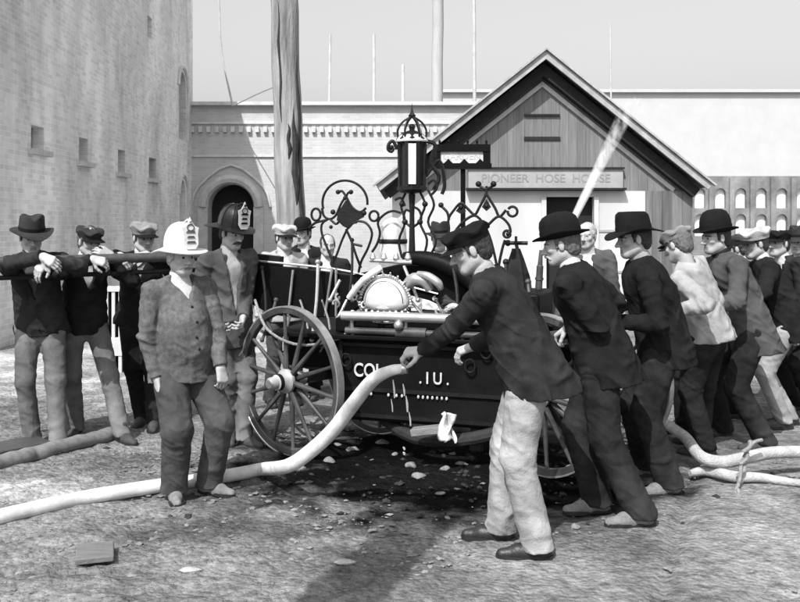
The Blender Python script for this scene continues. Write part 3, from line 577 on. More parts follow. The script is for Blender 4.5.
# ------------------------------------------------------------------ left brick building
def facade(name, O, U, Wd, Hh, holes, m, parent, depth=.18, m_in=None):
    """a wall in the plane O + u*U + z with real openings; arched holes carry 'a'"""
    O = Vector(O); U = Vector(U).normalized(); Nn = U.cross(Vector((0,0,1))).normalized()        # outward normal
    us = sorted({0, Wd, *[h[0] for h in holes], *[h[1] for h in holes]}); zs = sorted({0, Hh, *[h[2] for h in holes], *[h[3] for h in holes]})
    mb = MB()
    P = lambda u, z, d=0: O+U*u+Vector((0,0,z))-Nn*d
    for i in range(len(us)-1):
        for j in range(len(zs)-1):
            uc, zc = (us[i]+us[i+1])/2, (zs[j]+zs[j+1])/2
            if any(h[0] < uc < h[1] and h[2] < zc < h[3] for h in holes): continue
            mb.add([P(us[i],zs[j]), P(us[i+1],zs[j]), P(us[i+1],zs[j+1]), P(us[i],zs[j+1])], [(0,1,2,3)])
    for h in holes:
        u0,u1,z0,z1 = h[:4]; dark = MB(); arch = len(h) > 4 and h[4] == 'a'; r_ = (u1-u0)/2
        path = [(u0,z0),(u1,z0)]+([(u1-r_+r_*math.cos(t), z1-r_+r_*math.sin(t)) for t in [math.pi*k/12 for k in range(13)]] if arch else [(u1,z1),(u0,z1)])
        m_ = len(path); mb.add([P(u,z) for u,z in path]+[P(u,z,depth) for u,z in path], [(i, m_+i, m_+(i+1)%m_, (i+1)%m_) for i in range(m_)])
        if arch:
            for sgn in (1,-1):
                c_ = (u0+u1)/2; arc = [(c_+sgn*r_*math.cos(t), z1-r_+r_*math.sin(t)) for t in [math.pi/2*k/6 for k in range(7)]]; cor = (c_+sgn*r_, z1)
                mb.add([P(*cor)]+[P(*q) for q in arc], [(0, k+1, k+2) for k in range(6)])
        dark.add([P(u,z,depth) for u,z in path], [tuple(range(m_))]); dark.build('window', m_in or M['glass_dark'], parent)
        if depth == .2 and not arch:
            s_ = MB(); c1, c2, e_ = (u0+u1)/2, (z0+z1)/2, depth-.02
            for (a_, b_) in (((c1,z0),(c1,z1)),((u0,c2),(u1,c2)),((u0+.02,z0),(u0+.02,z1)),((u1-.02,z0),(u1-.02,z1)),((u0,z1-.02),(u1,z1-.02))): s_.bar(P(*a_, e_), P(*b_, e_), .03, .03, tuple(Nn))
            s_.build('window_frame', M['polegrey'], parent)
        if h[-1] == 'sill' :
            s_ = MB(); s_.bar(P(u0-.12,z0-.04,-.03), P(u1+.12,z0-.04,-.03), .14, .08); s_.build('sill', M['fascia'], parent)
        if 'hood' in h:
            s_ = MB(); s_.tube([P((u0+u1)/2+(r_+.12)*math.cos(t), z1-r_+(r_+.12)*math.sin(t), -.02) for t in [math.pi*k/10 for k in range(11)]], .045, 6, 1); s_.tube([P(u1+.12, z1-r_, -.02), P(u1+.12, z0, -.02)], .03, 6, 1); s_.build('hood_mould', M['stone'], parent)
    return mb.build('wall', m, parent, ang=20)
lb = thing('brick_building', 'tall pale brick building with small square windows rising along the left edge', 'building', (-5.3,12,0))
def u2Y(px): u = (px-CX)/F; return -5.14/(u+.017)
def wz(py, Y): return CAMH-(py-HY)/F*Y
U = Vector((-.017,1,0)).normalized(); Y0 = 11.6; O = Vector((-5.14-.017*Y0, Y0, 0))
holes = []
for px0, px1, t, bt in ((31,44,126,150),(79,88,138,162),(118,125,150,173),(149,156,158,179)):
    Ya, Yb = u2Y(px0), u2Y(px1); Ym = (Ya+Yb)/2; holes.append((Ya-Y0, Yb-Y0, wz(bt, Ym), wz(t, Ym), 'sill'))
holes.append((u2Y(179)-Y0, u2Y(186)-Y0, wz(140, 22.9), wz(72, 22.9), 'a', 'hood')); holes.append((u2Y(179.5)-Y0, u2Y(186)-Y0, wz(232, 22.9), wz(180, 22.9), 'a', 'hood')); holes.append((u2Y(147.5)-Y0, u2Y(152)-Y0, wz(38, 19.7), wz(17, 19.7), 'n'))
facade('wall', O, U, 12.5, 8.1, holes, M['brick'], lb, .2)
rest = MB(); a = O; b_ = O+U*12.5; rest.add([a, a+Vector((-7,0,0)), b_+Vector((-7,0,0)), b_, *[p+Vector((0,0,8.1)) for p in (a, a+Vector((-7,0,0)), b_+Vector((-7,0,0)), b_)]], [(0,1,5,4),(1,2,6,5),(2,3,7,6),(4,5,6,7)]); rest.build('end_wall', M['brick'], lb)
cp = MB(); cp.bar(O+Vector((.02,0,8.16)), O+U*12.5+Vector((.02,0,8.16)), .3, .14); cp.build('coping', M['stone'], lb)
# ------------------------------------------------------------------ gatehouse range behind
YB = 24.0; gb = thing('gatehouse', 'long pale masonry range with arched gateway and dentil cornice behind the yard', 'building', (-1,YB,0))
X0, X1, HT = -5.62, 3.2, wz(105, YB); px2u = lambda px: (px-CX)/F*YB-X0
ga = MB(); arch_o = (px2u(208), px2u(254), 0, wz(184, YB), 'a'); 
facade('wall', (X0,YB,0), (1,0,0), X1-X0, HT, [arch_o], M['brick2'], gb, .5, M['void'])
t_ = MB(); t_.add([(X0,YB,HT),(X1,YB,HT),(X1,YB+5,HT),(X0,YB+5,HT),(X1,YB,0),(X1,YB+5,0)], [(0,1,2,3),(1,4,5,2)]); t_.build('roof', M['stone'], gb)
t_ = MB(); r_ = .66; cxu = (px2u(208)+px2u(254))/2; zc_ = wz(184, YB)-.61
t_.tube([(X0+cxu+(.61+.13)*math.cos(a_), YB-.03, zc_+(.61+.13)*math.sin(a_)) for a_ in [math.pi*k/14 for k in range(15)]], .13, 8, 1)
for sg in (-1,1): t_.bar((X0+cxu+sg*.74, YB-.02, 0), (X0+cxu+sg*.74, YB-.02, zc_), .26, .12, (0,1,0))
t_.build('arch_surround', M['fascia'], gb)
t_ = MB(); t_.tube([(X0+cxu-1.05, YB-.04, zc_), (X0+cxu-.85, YB-.04, zc_+.55), (X0+cxu, YB-.04, zc_+1.12), (X0+cxu+.85, YB-.04, zc_+.55), (X0+cxu+1.05, YB-.04, zc_)], .035, 6, 3); t_.build('pointed_hood', M['stone'], gb)
t_ = MB(); 
for z_, d_, hh_ in ((HT+.03, .16, .09), (wz(123, YB), .06, .05), (wz(156, YB), .05, .05)): t_.box(((X0+X1)/2, YB-d_/2, z_), (X1-X0+.1, d_, hh_))
x_ = X0+.1
while x_ < X1: t_.box((x_, YB-.05, wz(129.5, YB)), (.10, .10, .15)); x_ += .215
t_.build('cornice', M['stone'], gb)
# far pale block added to lighten the horizon, factory with windows on the right
fb = thing('far_building', 'long faint pale building added low on the skyline beyond the factory', 'building', (40,120,0)); t_ = MB(); t_.box((50,126,(CAMH+8.0)/1), (90,12,2*(CAMH+8.0))); t_.build('wall', M['pale_far'], fb); t_ = MB(); t_.box((50,119.8,2*(CAMH+8)+.2), (91,.8,.4)); t_.build('cornice', M['pale_far'], fb)
fa = thing('factory', 'grey factory with two rows of bright windows beyond the crowd at right', 'building', (24,60,0)); t_ = MB()
hs_ = []
for row, (za, zb) in enumerate(((wz(236,60), wz(214,60)), (wz(208,60), wz(188,60)))):
    for k in range(9): c_ = (700+k*20.5-CX)/F*60; hs_.append((c_-19-.36, c_-19+.36, max(za,.3), zb, 'a'))
facade('wall', (19,60,0), (1,0,0), 14, wz(176,60), hs_, M['factory'], fa, .3, M['factory_win'])
t_.add([(19,60,wz(176,60)),(33,60,wz(176,60)),(33,68,wz(175,60)),(19,68,wz(175,60)),(19,60,0),(19,68,0)], [(0,1,2,3),(0,4,5,3)]); t_.build('roof', M['pale_far'], fa)
t_ = MB()
for k in range(10): t_.box(((690+k*20.5-CX)/F*60, 59.9, 2.4), (.30,.25,4.8))
t_.build('pier', M['factory'], fa)
if 0: t_ = MB(); cx_ = (735-CX)/F*62; t_.lathe([(1.1,4.6),(1.1,5.2),(1.0,5.7),(.7,6.1),(.3,6.35),(.05,6.8)], (cx_,62,0), None, 12); t_.build('cupola', M['factory'], fa)
# ------------------------------------------------------------------ poles, stack, wires
def pole(name, label, cat, x0, y0, x1, y1, Y, r0, r1, m, arms=()):
    a, b_ = W(x0, y0, Y), W(x1, y1, Y); d = (a-b_)/(a.z-b_.z); base = b_-d*b_.z; top = a+d*.6
    o = thing(name, label, cat, (base.x, base.y, 0)); t_ = MB(); k = 14; t_.tube([base+(top-base)*(i/k)+Vector((math.sin(i*1.7)*r0*.05, 0, 0)) for i in range(k+1)], [r0+(r1-r0)*i/k for i in range(k+1)], 20, 1)
    t_.build('shaft', m, o)
    for z in arms: q = MB(); q.bar(base+d*z+Vector((-.5,-.1,0)), base+d*z+Vector((.5,-.1,0)), .08, .09); q.build('cross_arm', m, o)
    return o, base, d
po, pb, pd = pole('utility_pole', 'thick weathered wooden pole with split bark standing behind the pumping lever', 'pole', 284, 0, 291, 228, 12, .200, .18, M['pole'])
t_ = MB(); 
for i, (za, zb, xx, ww) in enumerate(((1.9,3.2,.10,.05),(2.2,3.9,.155,.035),(1.2,2.4,.15,.05),(3.0,4.6,-.06,.02),(2.5,3.0,.03,.03))):
    t_.tube([pb+pd*(za+(zb-za)*k/6)+Vector((xx+.012*math.sin(k*2.1+i), -math.sqrt(.19**2-min(xx**2,.03))+.006, 0)) for k in range(7)], [ww*.2, ww*.7, ww, ww*.8, ww*.9, ww*.5, ww*.1], 6, 2)
t_.build('split', M['iron_dull'], po)
pole('thin_pole', 'thin grey pole rising above the firehouse roof at left of its peak', 'pole', 474, 0, 474.5, 97, 32, .065, .06, M['polegrey'])
pole('flagpole', 'short thin mast above the right slope of the firehouse roof', 'pole', 610.5, 50, 611, 92, 19.5, .02, .018, M['polegrey'])[0]
pole('smokestack', 'broad pale mottled smokestack behind the roofline left of the thin pole', 'smokestack', 438, 0, 437, 100, 42, .28, .26, M['stack'])
pole('roof_vent_pipe', 'leftmost thin stub pipe above the pale masonry range', 'pipe', 330, 55, 329.5, 90, 26, .035, .035, M['polegrey'])
pole('roof_vent_pipe', 'taller stub pipe above the pale masonry range, between the other two', 'pipe', 374, 55, 374, 98, 26, .04, .04, M['polegrey'])
pole('roof_vent_pipe', 'stub pipe above the pale masonry range closest to the smokestack', 'pipe', 403, 85, 403, 100, 26, .05, .05, M['polegrey'])
t_ = MB(); t_.tube([W(216,-40,23.4), W(219,0,23.4), W(220.5,40,23.4), W(225,70,23.4), W(231,98,23.4), W(232.5,106,23.4)], .028, 6, 3); t_.tube([W(232.5,106,23.4), W(255,95,20), W(281,84,12.3)], [.016,.014,.010], 5, 4); t_.build('overhead_wire', M['polegrey'], None, label='thin drooping overhead wire running down to the gatehouse cornice', category='wire')
pole('utility_pole', 'tall wooden pole just behind the photographer casting the long shadow', 'pole', 0,0,1,1,1,.1,.1, M['pole'])[0]
o = [x for x in bpy.data.objects if x.name.startswith('utility_pole.')][0]
ch = o.children[0]; bpy.data.objects.remove(ch); o.location = (-.30-SD.x*5.2, 3.94-SD.y*5.2, 0); t_ = MB(); t_.tube([o.location, o.location+Vector((.05,0,4.5)), o.location+Vector((0,0,8.2))], [.20,.19,.18], 16, 3); t_.build('shaft', M['pole'], o)

# ------------------------------------------------------------------ firehouse
YF = 15.0; ap = W(546, 50, YF); eL = W(376, 185, YF); eR = W(712, 184, YF)
fh = thing('firehouse', 'small gabled wooden firehouse with dark board front and sign over its doorway', 'building', (ap.x, YF, 0))
wl, wr_ = W(392,0,YF).x, W(700,0,YF).x; sl_ = (ap.z-eL.z)/(ap.x-eL.x); th_ = .22
roofz = lambda x: ap.z-abs(x-ap.x)*sl_-th_
zb = W(0,190,YF).z; dl, dr, dz = W(550,0,YF).x, W(599,0,YF).x, W(0,196,YF).z; cb = W(652,0,YF).x
g = MB(); yw = YF+.42     # wall set back beneath the barge boards
g.add([(wl,yw,zb),(wr_,yw,zb),(wr_,yw,roofz(wr_)),(ap.x,yw,roofz(ap.x)),(wl,yw,roofz(wl))], [(0,1,2,3,4)]); g.build('gable_wall', M['plank_dark'], fh)
g = MB(); g.box(((wl+dl)/2, yw+.05, zb/2), (dl-wl, .12, zb)); g.box(((dr+cb)/2, yw+.05, zb/2), (cb-dr, .12, zb)); g.box(((dl+dr)/2, yw+.05, (zb+dz)/2), (dr-dl, .119, zb-dz)); g.build('front_wall', M['white_wall'], fh)
g = MB(); g.box(((cb+wr_)/2, yw+.03, zb/2), (wr_-cb, .16, zb)); g.build('corner_boarding', M['plank_mid'], fh)
g = MB(); g.box(((wl+wr_)/2, yw+.17, 1.1), (wr_-wl-.2, .02, 2.2)); g.build('dark_interior_sheet', M['void'], fh)  # near-black sheet paints the unlit inside seen through the doorway
g = MB(); g.add([(wl,yw,0),(wl,yw+6,0),(wl,yw+6,roofz(wl)),(wl,yw,roofz(wl))], [(0,1,2,3)]); g.add([(wr_,yw,0),(wr_,yw+6,0),(wr_,yw+6,roofz(wr_)),(wr_,yw,roofz(wr_))], [(0,1,2,3)]); g.add([(wl,yw+6,0),(wr_,yw+6,0),(wr_,yw+6,roofz(wr_)),(ap.x,yw+6,roofz(ap.x)),(wl,yw+6,roofz(wl))], [(0,1,2,3,4)]); g.build('side_wall', M['plank_mid'], fh)
g = MB()
for e in (eL, eR):
    n_ = Vector((e.x-ap.x, 0, e.z-ap.z)).normalized(); up = Vector((-n_.z, 0, n_.x)); up = up if up.z > 0 else -up; dn = -up*.07
    a_, b2 = ap+Vector((0,.03,0)), e+Vector((0,.03,0)); g.add([a_, b2, b2+dn, a_+dn, *[p+Vector((0,6.8,0)) for p in (a_, b2, b2+dn, a_+dn)]], [(0,1,5,4),(3,2,6,7),(1,2,6,5),(4,5,6,7),(0,3,2,1)])
g.build('roof', M['shingle'], fh)
g = MB(); q = MB(); fr = MB()
for e in (eL, eR):
    d = (e-ap).normalized(); up = Vector((-d.z, 0, d.x)); up = up if up.z > 0 else -up
    tn = abs(d.z/d.x); g.prism([(.01*tn,-.01),((e-ap).length,-.01),((e-ap).length,-.115),(.115*tn,-.115)], d, up, ap, .05)
    g.prism([(.0,.0),((e-ap).length+.05,.0),((e-ap).length+.05,.03),(-.03*tn,.03)], d, up, ap+Vector((0,-.03,0)), .10)
    q.prism([(.142*tn,-.142),((e-ap).length-.05,-.142),((e-ap).length-.05,-.31),(.31*tn,-.31)], d, up, ap+Vector((0,.30,0)), .20)  # near-black board puts the shade under the eave into colour
    fr.prism([(.36*tn,-.36),((e-ap).length-.35,-.36),((e-ap).length-.35,-.43),(.43*tn,-.43)], d, up, ap+Vector((0,.39,0)), .05)
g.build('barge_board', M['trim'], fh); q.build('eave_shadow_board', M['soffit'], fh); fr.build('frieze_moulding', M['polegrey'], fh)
sg0, sg1 = W(470,168,YF), W(628,187,YF); g = MB(); g.box(((sg0.x+sg1.x)/2, yw-.06, (sg0.z+sg1.z)/2), (sg1.x-sg0.x, .06, sg0.z-sg1.z)); sg_ = g.build('sign_board', M['sign'], fh); g = MB(); g.box(((sg0.x+sg1.x)/2, yw-.10, sg1.z-.02), (sg1.x-sg0.x+.08, .16, .035)); g.box(((sg0.x+sg1.x)/2, yw-.08, sg0.z+.02), (sg1.x-sg0.x+.04, .10, .03)); g.build('sign_ledge', M['soffit'], fh)
def text(name, s, size, O, A, N_, m, parent, ext=.004, sx=1, font=None):
    c = bpy.data.curves.new(name, 'FONT'); c.body = s; c.size = size; c.extrude = ext; c.align_x = 'CENTER'; c.align_y = 'CENTER'; c.offset = .002*size/.1*.6
    t = bpy.data.objects.new(name, c); COL.objects.link(t); bpy.context.view_layer.update()
    me = bpy.data.meshes.new_from_object(t.evaluated_get(bpy.context.evaluated_depsgraph_get())); bpy.data.objects.remove(t)
    A = Vector(A).normalized(); N_ = Vector(N_).normalized(); B_ = N_.cross(A); off = Vector((0,0,0)); p = parent
    while p is not None: off += p.location; p = p.parent
    Mx = Matrix((A*sx, B_, N_)).transposed().to_4x4(); Mx.translation = Vector(O)-off; me.transform(Mx); me.materials.clear(); me.materials.append(m); return link(name, me, parent)
text('sign_lettering', 'PIONEER  HOSE  HOUSE', .20, ((sg0.x+sg1.x)/2, yw-.092, (sg0.z+sg1.z)/2), (1,0,0), (0,-1,0), M['sign_letter'], fh, .003, 1.02)
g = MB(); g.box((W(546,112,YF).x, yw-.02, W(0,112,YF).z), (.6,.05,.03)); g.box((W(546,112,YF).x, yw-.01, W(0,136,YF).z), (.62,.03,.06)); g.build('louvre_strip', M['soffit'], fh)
g = MB()
for x in (dl-.04, dr+.04): g.box((x, yw-.02, dz/2), (.08,.06,dz))
g.build('door_frame', M['fascia'], fh)
for z_ in (1.55,.85): g = MB(); g.box(((dr+cb)/2, yw-.015, z_), (cb-dr-.05, .025, .04)); g.build('wall_batten', M['sign'], fh)
# hanging lamp-box sign beside the lantern
bx0, bx1 = W(436,145,12.5), W(490,169,12.5); hb = thing('transparency_sign', 'dark framed hanging box sign with crested edges left of the gable', 'sign', ((bx0.x+bx1.x)/2, 12.5, 0))
zc1 = (bx0.z+bx1.z)/2; hh_ = bx0.z-bx1.z; ww_ = bx1.x-bx0.x; xc = (bx0.x+bx1.x)/2; g = MB(); g.box((xc,12.5,bx0.z-.045), (ww_,.16,.10)); g.box((xc,12.5,bx1.z+.035), (ww_+.03,.16,.08)); g.box((bx1.x-.05,12.5,zc1), (.10,.14,hh_)); g.box((bx0.x+.03,12.5,zc1), (.06,.14,hh_))
for k in range(6): g.lathe([(.02,0),(.012,.03),(.02,.05),(.001,.08)], (bx0.x+.05+k*(ww_-.1)/5, 12.5, bx0.z), None, 8)
for k in range(3): g.prism([(-.07,0),(.07,0),(0,.07)], (1,0,0), (0,0,1), (bx0.x+.17+k*.22, 12.46, bx1.z+.07), .03)
g.build('frame', M['paint_black'], hb); g = MB(); g.box((xc-.01,12.5,zc1), (ww_-.14,.09,hh_-.16)); pn = g.build('panel', M['stone'], hb); text('panel_lettering', 'GARDEN', .13, (xc-.02,12.452,zc1+.005), (1,0,0), (0,-1,0), M['polegrey'], pn, .002, 1.0)
g = MB(); g.tube([(xc,12.5,bx1.z),(xc,12.5,0)], .035, 10, 1); g.build('post', M['paint_black'], hb)
# ------------------------------------------------------------------ hand pumping fire engine
E0 = Vector((.075,6.16,0)); TH = R(18.7); e1 = Vector((math.cos(TH), -math.sin(TH), 0)); e2 = Vector((math.sin(TH), math.cos(TH), 0)); ez = Vector((0,0,1))
LE = lambda u, v, z: E0+e1*u+e2*v+ez*z
def EP(px, py, v=.45):
    d = Vector(((px-CX)/F, 1, -(py-HY)/F)); o = Vector((0,0,CAMH)); return o+d*((v-(o-E0).dot(e2))/d.dot(e2))
fe = thing('hand_pumped_fire_engine', 'ornate dark hand pumped fire engine on spoked wheels with scrollwork and lantern', 'fire engine', tuple(LE(0,.45,0)))
RB = Matrix((e1, e2, ez)).transposed()
def ebox(mb, u0, u1, v0, v1, z0, z1, taper=1): return mb.box(LE((u0+u1)/2, (v0+v1)/2, (z0+z1)/2), (u1-u0, v1-v0, z1-z0), RB, taper)
t_ = MB(); ebox(t_, -.57, .66, .12, .82, .26, .84); tub = t_.build('tub', M['paint_dark'], fe, bevel=.012)
t_ = MB()
for z in (.30,.485,.80): ebox(t_, -.575, .665, .10, .12, z-.012, z+.012)
for u in (-.56, .65): ebox(t_, u-.014, u+.014, .098, .12, .27, .83)
t_.build('panel_moulding', M['iron'], tub)
t_ = MB()
for u in [-.42+.030*i for i in range(4)]+[-.20,-.14,-.10]+[.02+.034*i for i in range(7)]: t_.sphere(LE(u, .104, .455), .0085, 6, (1,.6,1.5))
t_.build('gilt_studs', M['lettering'], tub)
text('lettering', 'COL', .135, EP(368,371,.098), e1, -e2, M['lettering'], tub, .003, .80)
text('lettering', '. I U .', .115, EP(434,379,.098), e1, -e2, M['lettering'], tub, .003, .85)
t_ = MB(); ebox(t_, -1.12, 1.12, .02, .92, .845, .875); ebox(t_, -1.10, 1.10, .04, .90, .70, .843) if False else None; deck = t_.build('deck', M['paint_black'], fe, bevel=.006)
t_ = MB(); ebox(t_, -1.05, -.58, .25, .70, .60, .843); t_.build('end_tray', M['paint_black'], fe, bevel=.01); t_ = MB(); ebox(t_, .67, 1.05, .25, .70, .60, .843); t_.build('end_tray', M['paint_black'], fe, bevel=.01)
t_ = MB(); t_.tube([LE(-.52,.03,1.01), LE(0,.02,1.015), LE(.9,.03,1.01)], .034, 14, 4); t_.build('top_rail', M['brass'], fe)
t_ = MB(); t_.tube([LE(-.50,.05,.905), LE(0,.045,.905), LE(.9,.05,.905)], .025, 12, 4); t_.tube([LE(-.12,.045,.905), LE(.10,.045,.905)], .040, 12, 1); t_.build('suction_pipe', M['spoke'], fe)
t_ = MB(); 
for u in (-.45,-.05,.35,.8): t_.tube([LE(u,.06,.86), LE(u,.03,1.0)], .013, 8, 1)
t_.sphere(LE(-.09,.0,.96), .034, 12); t_.build('rail_bracket', M['steel'], fe)
t_ = MB(); ebox(t_, -.62, .95, .14, .80, .88, .985); t_.build('pump_box', M['paint_black'], fe, bevel=.01)
# wheels
def wheel(name, c, n, Rw, label=None, ns=14):
    n = n.normalized(); x = n.cross(ez).normalized(); y = x.cross(n) if x.cross(n).z > 0 else n.cross(x); w_ = MB()
    prof = [(Rw-.050,-.024),(Rw-.012,-.028),(Rw-.012,.028),(Rw-.050,.024)]; m3 = Matrix((x, y, n)).transposed()
    w_.lathe([(Rw-.055,-.02),(Rw-.050,-.026),(Rw-.011,-.028),(Rw-.011,.028),(Rw-.050,.026),(Rw-.055,.02),(Rw-.055,-.02)], c, m3, 72); rim = None
    root = w_.build(name, M['spoke'], fe, bevel=0) if False else None
    hubo = MB(); hubo.lathe([(.001,-.13),(.05,-.13),(.055,-.10),(.07,-.07),(.085,-.04),(.088,.04),(.072,.06),(.056,.09),(.056,.12),(.045,.125),(.043,.175),(.032,.19),(.001,.195)], c, m3, 28)
    wh = hubo.build(name, M['hub'], fe); 
    if label: wh['label'] = label
    w_.build('rim', M['spoke'], wh)
    ty = MB(); ty.lathe([(Rw-.011,-.029),(Rw-.009,-.031),(Rw,-.031),(Rw+.001,0),(Rw,.031),(Rw-.009,.031),(Rw-.011,.029),(Rw-.011,-.029)], c, m3, 72); ty.build('tyre', M['steel'], wh)
    for i in range(ns):
        a = 2*math.pi*(i+.3)/ns; d = x*math.cos(a)+y*math.sin(a); s_ = MB(); off = n*(.012 if i%2 else -.012)
        s_.tube([c+d*.07+off*1.6+n*.0, c+d*.16+off*1.2, c+d*(Rw-.12)+off*.4, c+d*(Rw-.045)], [.021,.019,.013,.015], 8, 2); s_.build('spoke', M['spoke'], wh)
    bd = MB(); bd.lathe([(.0565,.088),(.060,.090),(.060,.118),(.0565,.12)], c, m3, 28); bd.lathe([(.0885,-.02),(.091,-.018),(.091,.018),(.0885,.02)], c, m3, 28); bd.build('hub_band', M['iron'], wh); return wh
wn = Vector((-math.sin(R(42)), -math.cos(R(42)), 0)); wc1 = Vector((-.795,6.45,.535)); wc2 = Vector((.93,5.92,.535))
wheel('wheel', wc1, wn, .535, 'front left wheel with pale hub cap facing the old man'); wheel('wheel', wc2, Vector((-math.sin(R(46)),-math.cos(R(46)),0)), .535, 'wheel glimpsed behind the light trousers')
wheel('wheel', wc1-wn*.9, wn, .535, 'far side wheel behind the tub'); wheel('wheel', wc2-wn*.80, wn, .535, 'far side wheel near the leaning men')
for c_ in (wc1, wc2):
    t_ = MB(); t_.bar(c_-wn*.03, c_-wn*.85, .055, .07); t_.bar(c_-wn*.52-ez*.0, Vector((c_.x-wn.x*.52, c_.y-wn.y*.52, .86)), .05, .05, (1,0,0))
    t_.build('axle', M['iron_dull'], fe); t_ = MB()
    for k in range(4): t_.tube([c_-wn*.30+e1*(-.42+.04*k)+ez*(.11+.018*k), c_-wn*.30+ez*(.045+.018*k), c_-wn*.30+e1*(.42-.04*k)+ez*(.11+.018*k)], .011, 6, 4)
    t_.build('leaf_spring', M['iron_dull'], fe)
t_ = MB(); t_.lathe([(.20,-.02),(.23,-.01),(.23,.02),(.20,.03)], wc1-wn*.5+ez*.22, None, 30); t_.build('turntable', M['iron'], fe)
# under gear
t_ = MB(); t_.tube([LE(-.30,.30,.24), LE(.0,.10,.17), LE(.35,.02,.20), LE(.62,.10,.26)], .045, 10, 4); t_.tube([LE(.42,.2,.26), LE(.42,.16,.10)], .05, 10, 1); t_.build('outlet_pipe', M['iron_dull'], fe)
# rocking lever
def plate(name, pts, v, th, m, parent=fe, **k):
    t = MB(); P = [EP(x, y, v) for x, y in pts]; O_ = P[0]; t.prism([((p-O_).dot(e1), (p-O_).z) for p in P], e1, ez, O_, th); return t.build(name, m, parent, **k)
lever = plate('pumping_lever', [(240,263),(300,268),(352,275),(400,264),(445,268),(480,287),(520,322),(560,338),(556,350),(512,340),(470,318),(430,300),(400,292),(372,300),(345,316),(300,318),(272,314),(252,303),(242,290)], .45, .07, M['paint_black'], bevel=.006)
t_ = MB(); t_.tube([EP(236,259,.40), EP(300,265,.40), EP(352,272,.40), EP(438,294,.40)], [.008,.009,.008,.007], 8, 3); t_.build('lever_edge_highlight', M['brass'], lever)  # bright tube models the highlight along the lever's top edge
t_ = MB(); t_.tube([EP(404,258,.36), EP(425,259,.36), EP(450,267,.36), EP(476,287,.36), EP(492,312,.36)], [.045,.06,.07,.06,.045], 12, 4); t_.build('lever_hump', M['paint_black'], lever)
t_ = MB(); ebox(t_, .36, .86, .12, .70, .985, 1.19); t_.build('cistern', M['paint_black'], fe, bevel=.02)
t_ = MB()
for p, q in (((332,268),(325,316)),((336,268),(336,316)),((290,316),(286,332)),((293,270),(288,316))): t_ = MB(); t_.tube([EP(*p,.38), EP(*q,.38)], .010, 7, 1); t_.build('lever_stay', M['steel'], lever)
bL0, bL1 = Vector((-3.35,6.05,1.38)), Vector((-1.30,7.25,1.41)); bR0, bR1 = Vector((.62,5.0,1.0)), Vector((3.1,7.42,1.0))
t_ = MB(); t_.tube([bL0, bL1], .038, 12, 1); t_.build('hand_bar', M['wood'], lever); t_ = MB(); t_.tube([bL0+Vector((.3,.22,-.11)), bL1+Vector((-.02,.03,-.11))], .018, 10, 1)
for k in range(5): p = bL0.lerp(bL1, .16+.2*k); t_.tube([p, p+Vector((.02,.04,-.11))], .016, 8, 1)
t_.build('hand_bar_brace', M['iron'], lever)
t_ = MB(); t_.tube([bR0, bR1], .030, 12, 1); t_.build('hand_bar', M['wood'], lever)
t_ = MB(); t_.bar(LE(1.3,.45,1.12), Vector((1.725,6.08,1.0)), .06, .09); t_.build('lever_arm_end', M['iron'], lever); t_ = MB(); t_.bar(LE(-1.2,.45,1.36), bL1.lerp(bL0,.05), .06, .09); t_.build('lever_arm_end', M['iron'], lever)
# bright pump dome with its frilled border
dome = MB(); R3 = RB
poly = lambda a: (math.cos(a), math.sin(a))
c_ = EP(386,300,.20); prof = []
dome.lathe([(.001,.075),(.10,.07),(.16,.045),(.185,.01),(.185,-.02)], c_-ez*.02, RB @ Matrix.Rotation(R(90), 3, 'X'), 36, lambda p,a,r,z: Vector((p.x*.92, p.y*(1.0 if math.sin(a) > 0 else .38), p.z)))
dm = dome.build('polished_dome', M['nickel'], fe)
t_ = MB(); 
for i in range(36):
    a = math.pi*i/35; p = c_-ez*.02+e1*(.195*math.cos(a))+ez*(.215*math.sin(a)-.02)-e2*.02; t_.sphere(p, .0125, 8)
    if i%3 == 0: t_.tube([p+Vector((0,0,0)), p+e1*.03*math.cos(a)+ez*.03*math.sin(a)-e2*.03], [.012,.006], 6, 1)
t_.build('frilled_border', M['steel'], dm)
for rr_ in (.155,.125):
    t_ = MB(); t_.tube([c_-ez*.02+e1*(rr_*.92*math.cos(a_))+ez*(rr_*math.sin(a_))-e2*(.078-rr_*.22) for a_ in [math.pi*i/16 for i in range(17)]], .0045, 6, 2); t_.build('engraved_ring', M['iron'], dm)
t_ = MB(); 
for k in range(-3, 5): t_.tube([c_+e1*(.045*k)-ez*.075-e2*.04, c_+e1*(.045*k+.012)-ez*.125-e2*.07, c_+e1*(.045*k+.04)-ez*.09-e2*.05], .010, 6, 3)
t_.tube([c_-e1*.20-ez*.13, c_-ez*.15-e2*.06, c_+e1*.22-ez*.13], .018, 8, 4); t_.build('scroll_foot', M['steel'], dm)
t_ = MB(); t_.tube([EP(349,298,.15), EP(357,287,.13), EP(368,276,.14), EP(381,268,.2)], [.022,.024,.024,.026], 12, 4); t_.build('goose_neck_pipe', M['hose'], fe)
t_ = MB(); t_.tube([EP(408,284,.22), EP(414,279,.18), EP(424,281,.18), EP(430,290,.2)], [.040,.045,.042,.03], 12, 4); t_.tube([EP(418,274,.16), EP(428,276,.14), EP(438,283,.14), EP(441,289,.16)], [.022,.028,.030,.02], 12, 4); t_.build('brass_elbow', M['brass'], fe)
t_ = MB(); t_.tube([EP(370,260,.3), EP(412,262,.3)], .016, 10, 1)
for px in (373,384,396,408): t_.lathe([(.018,-.02),(.026,0),(.018,.02),(.012,.035)], EP(px,258,.3), None, 10)
t_.build('valve_rail', M['steel'], fe)
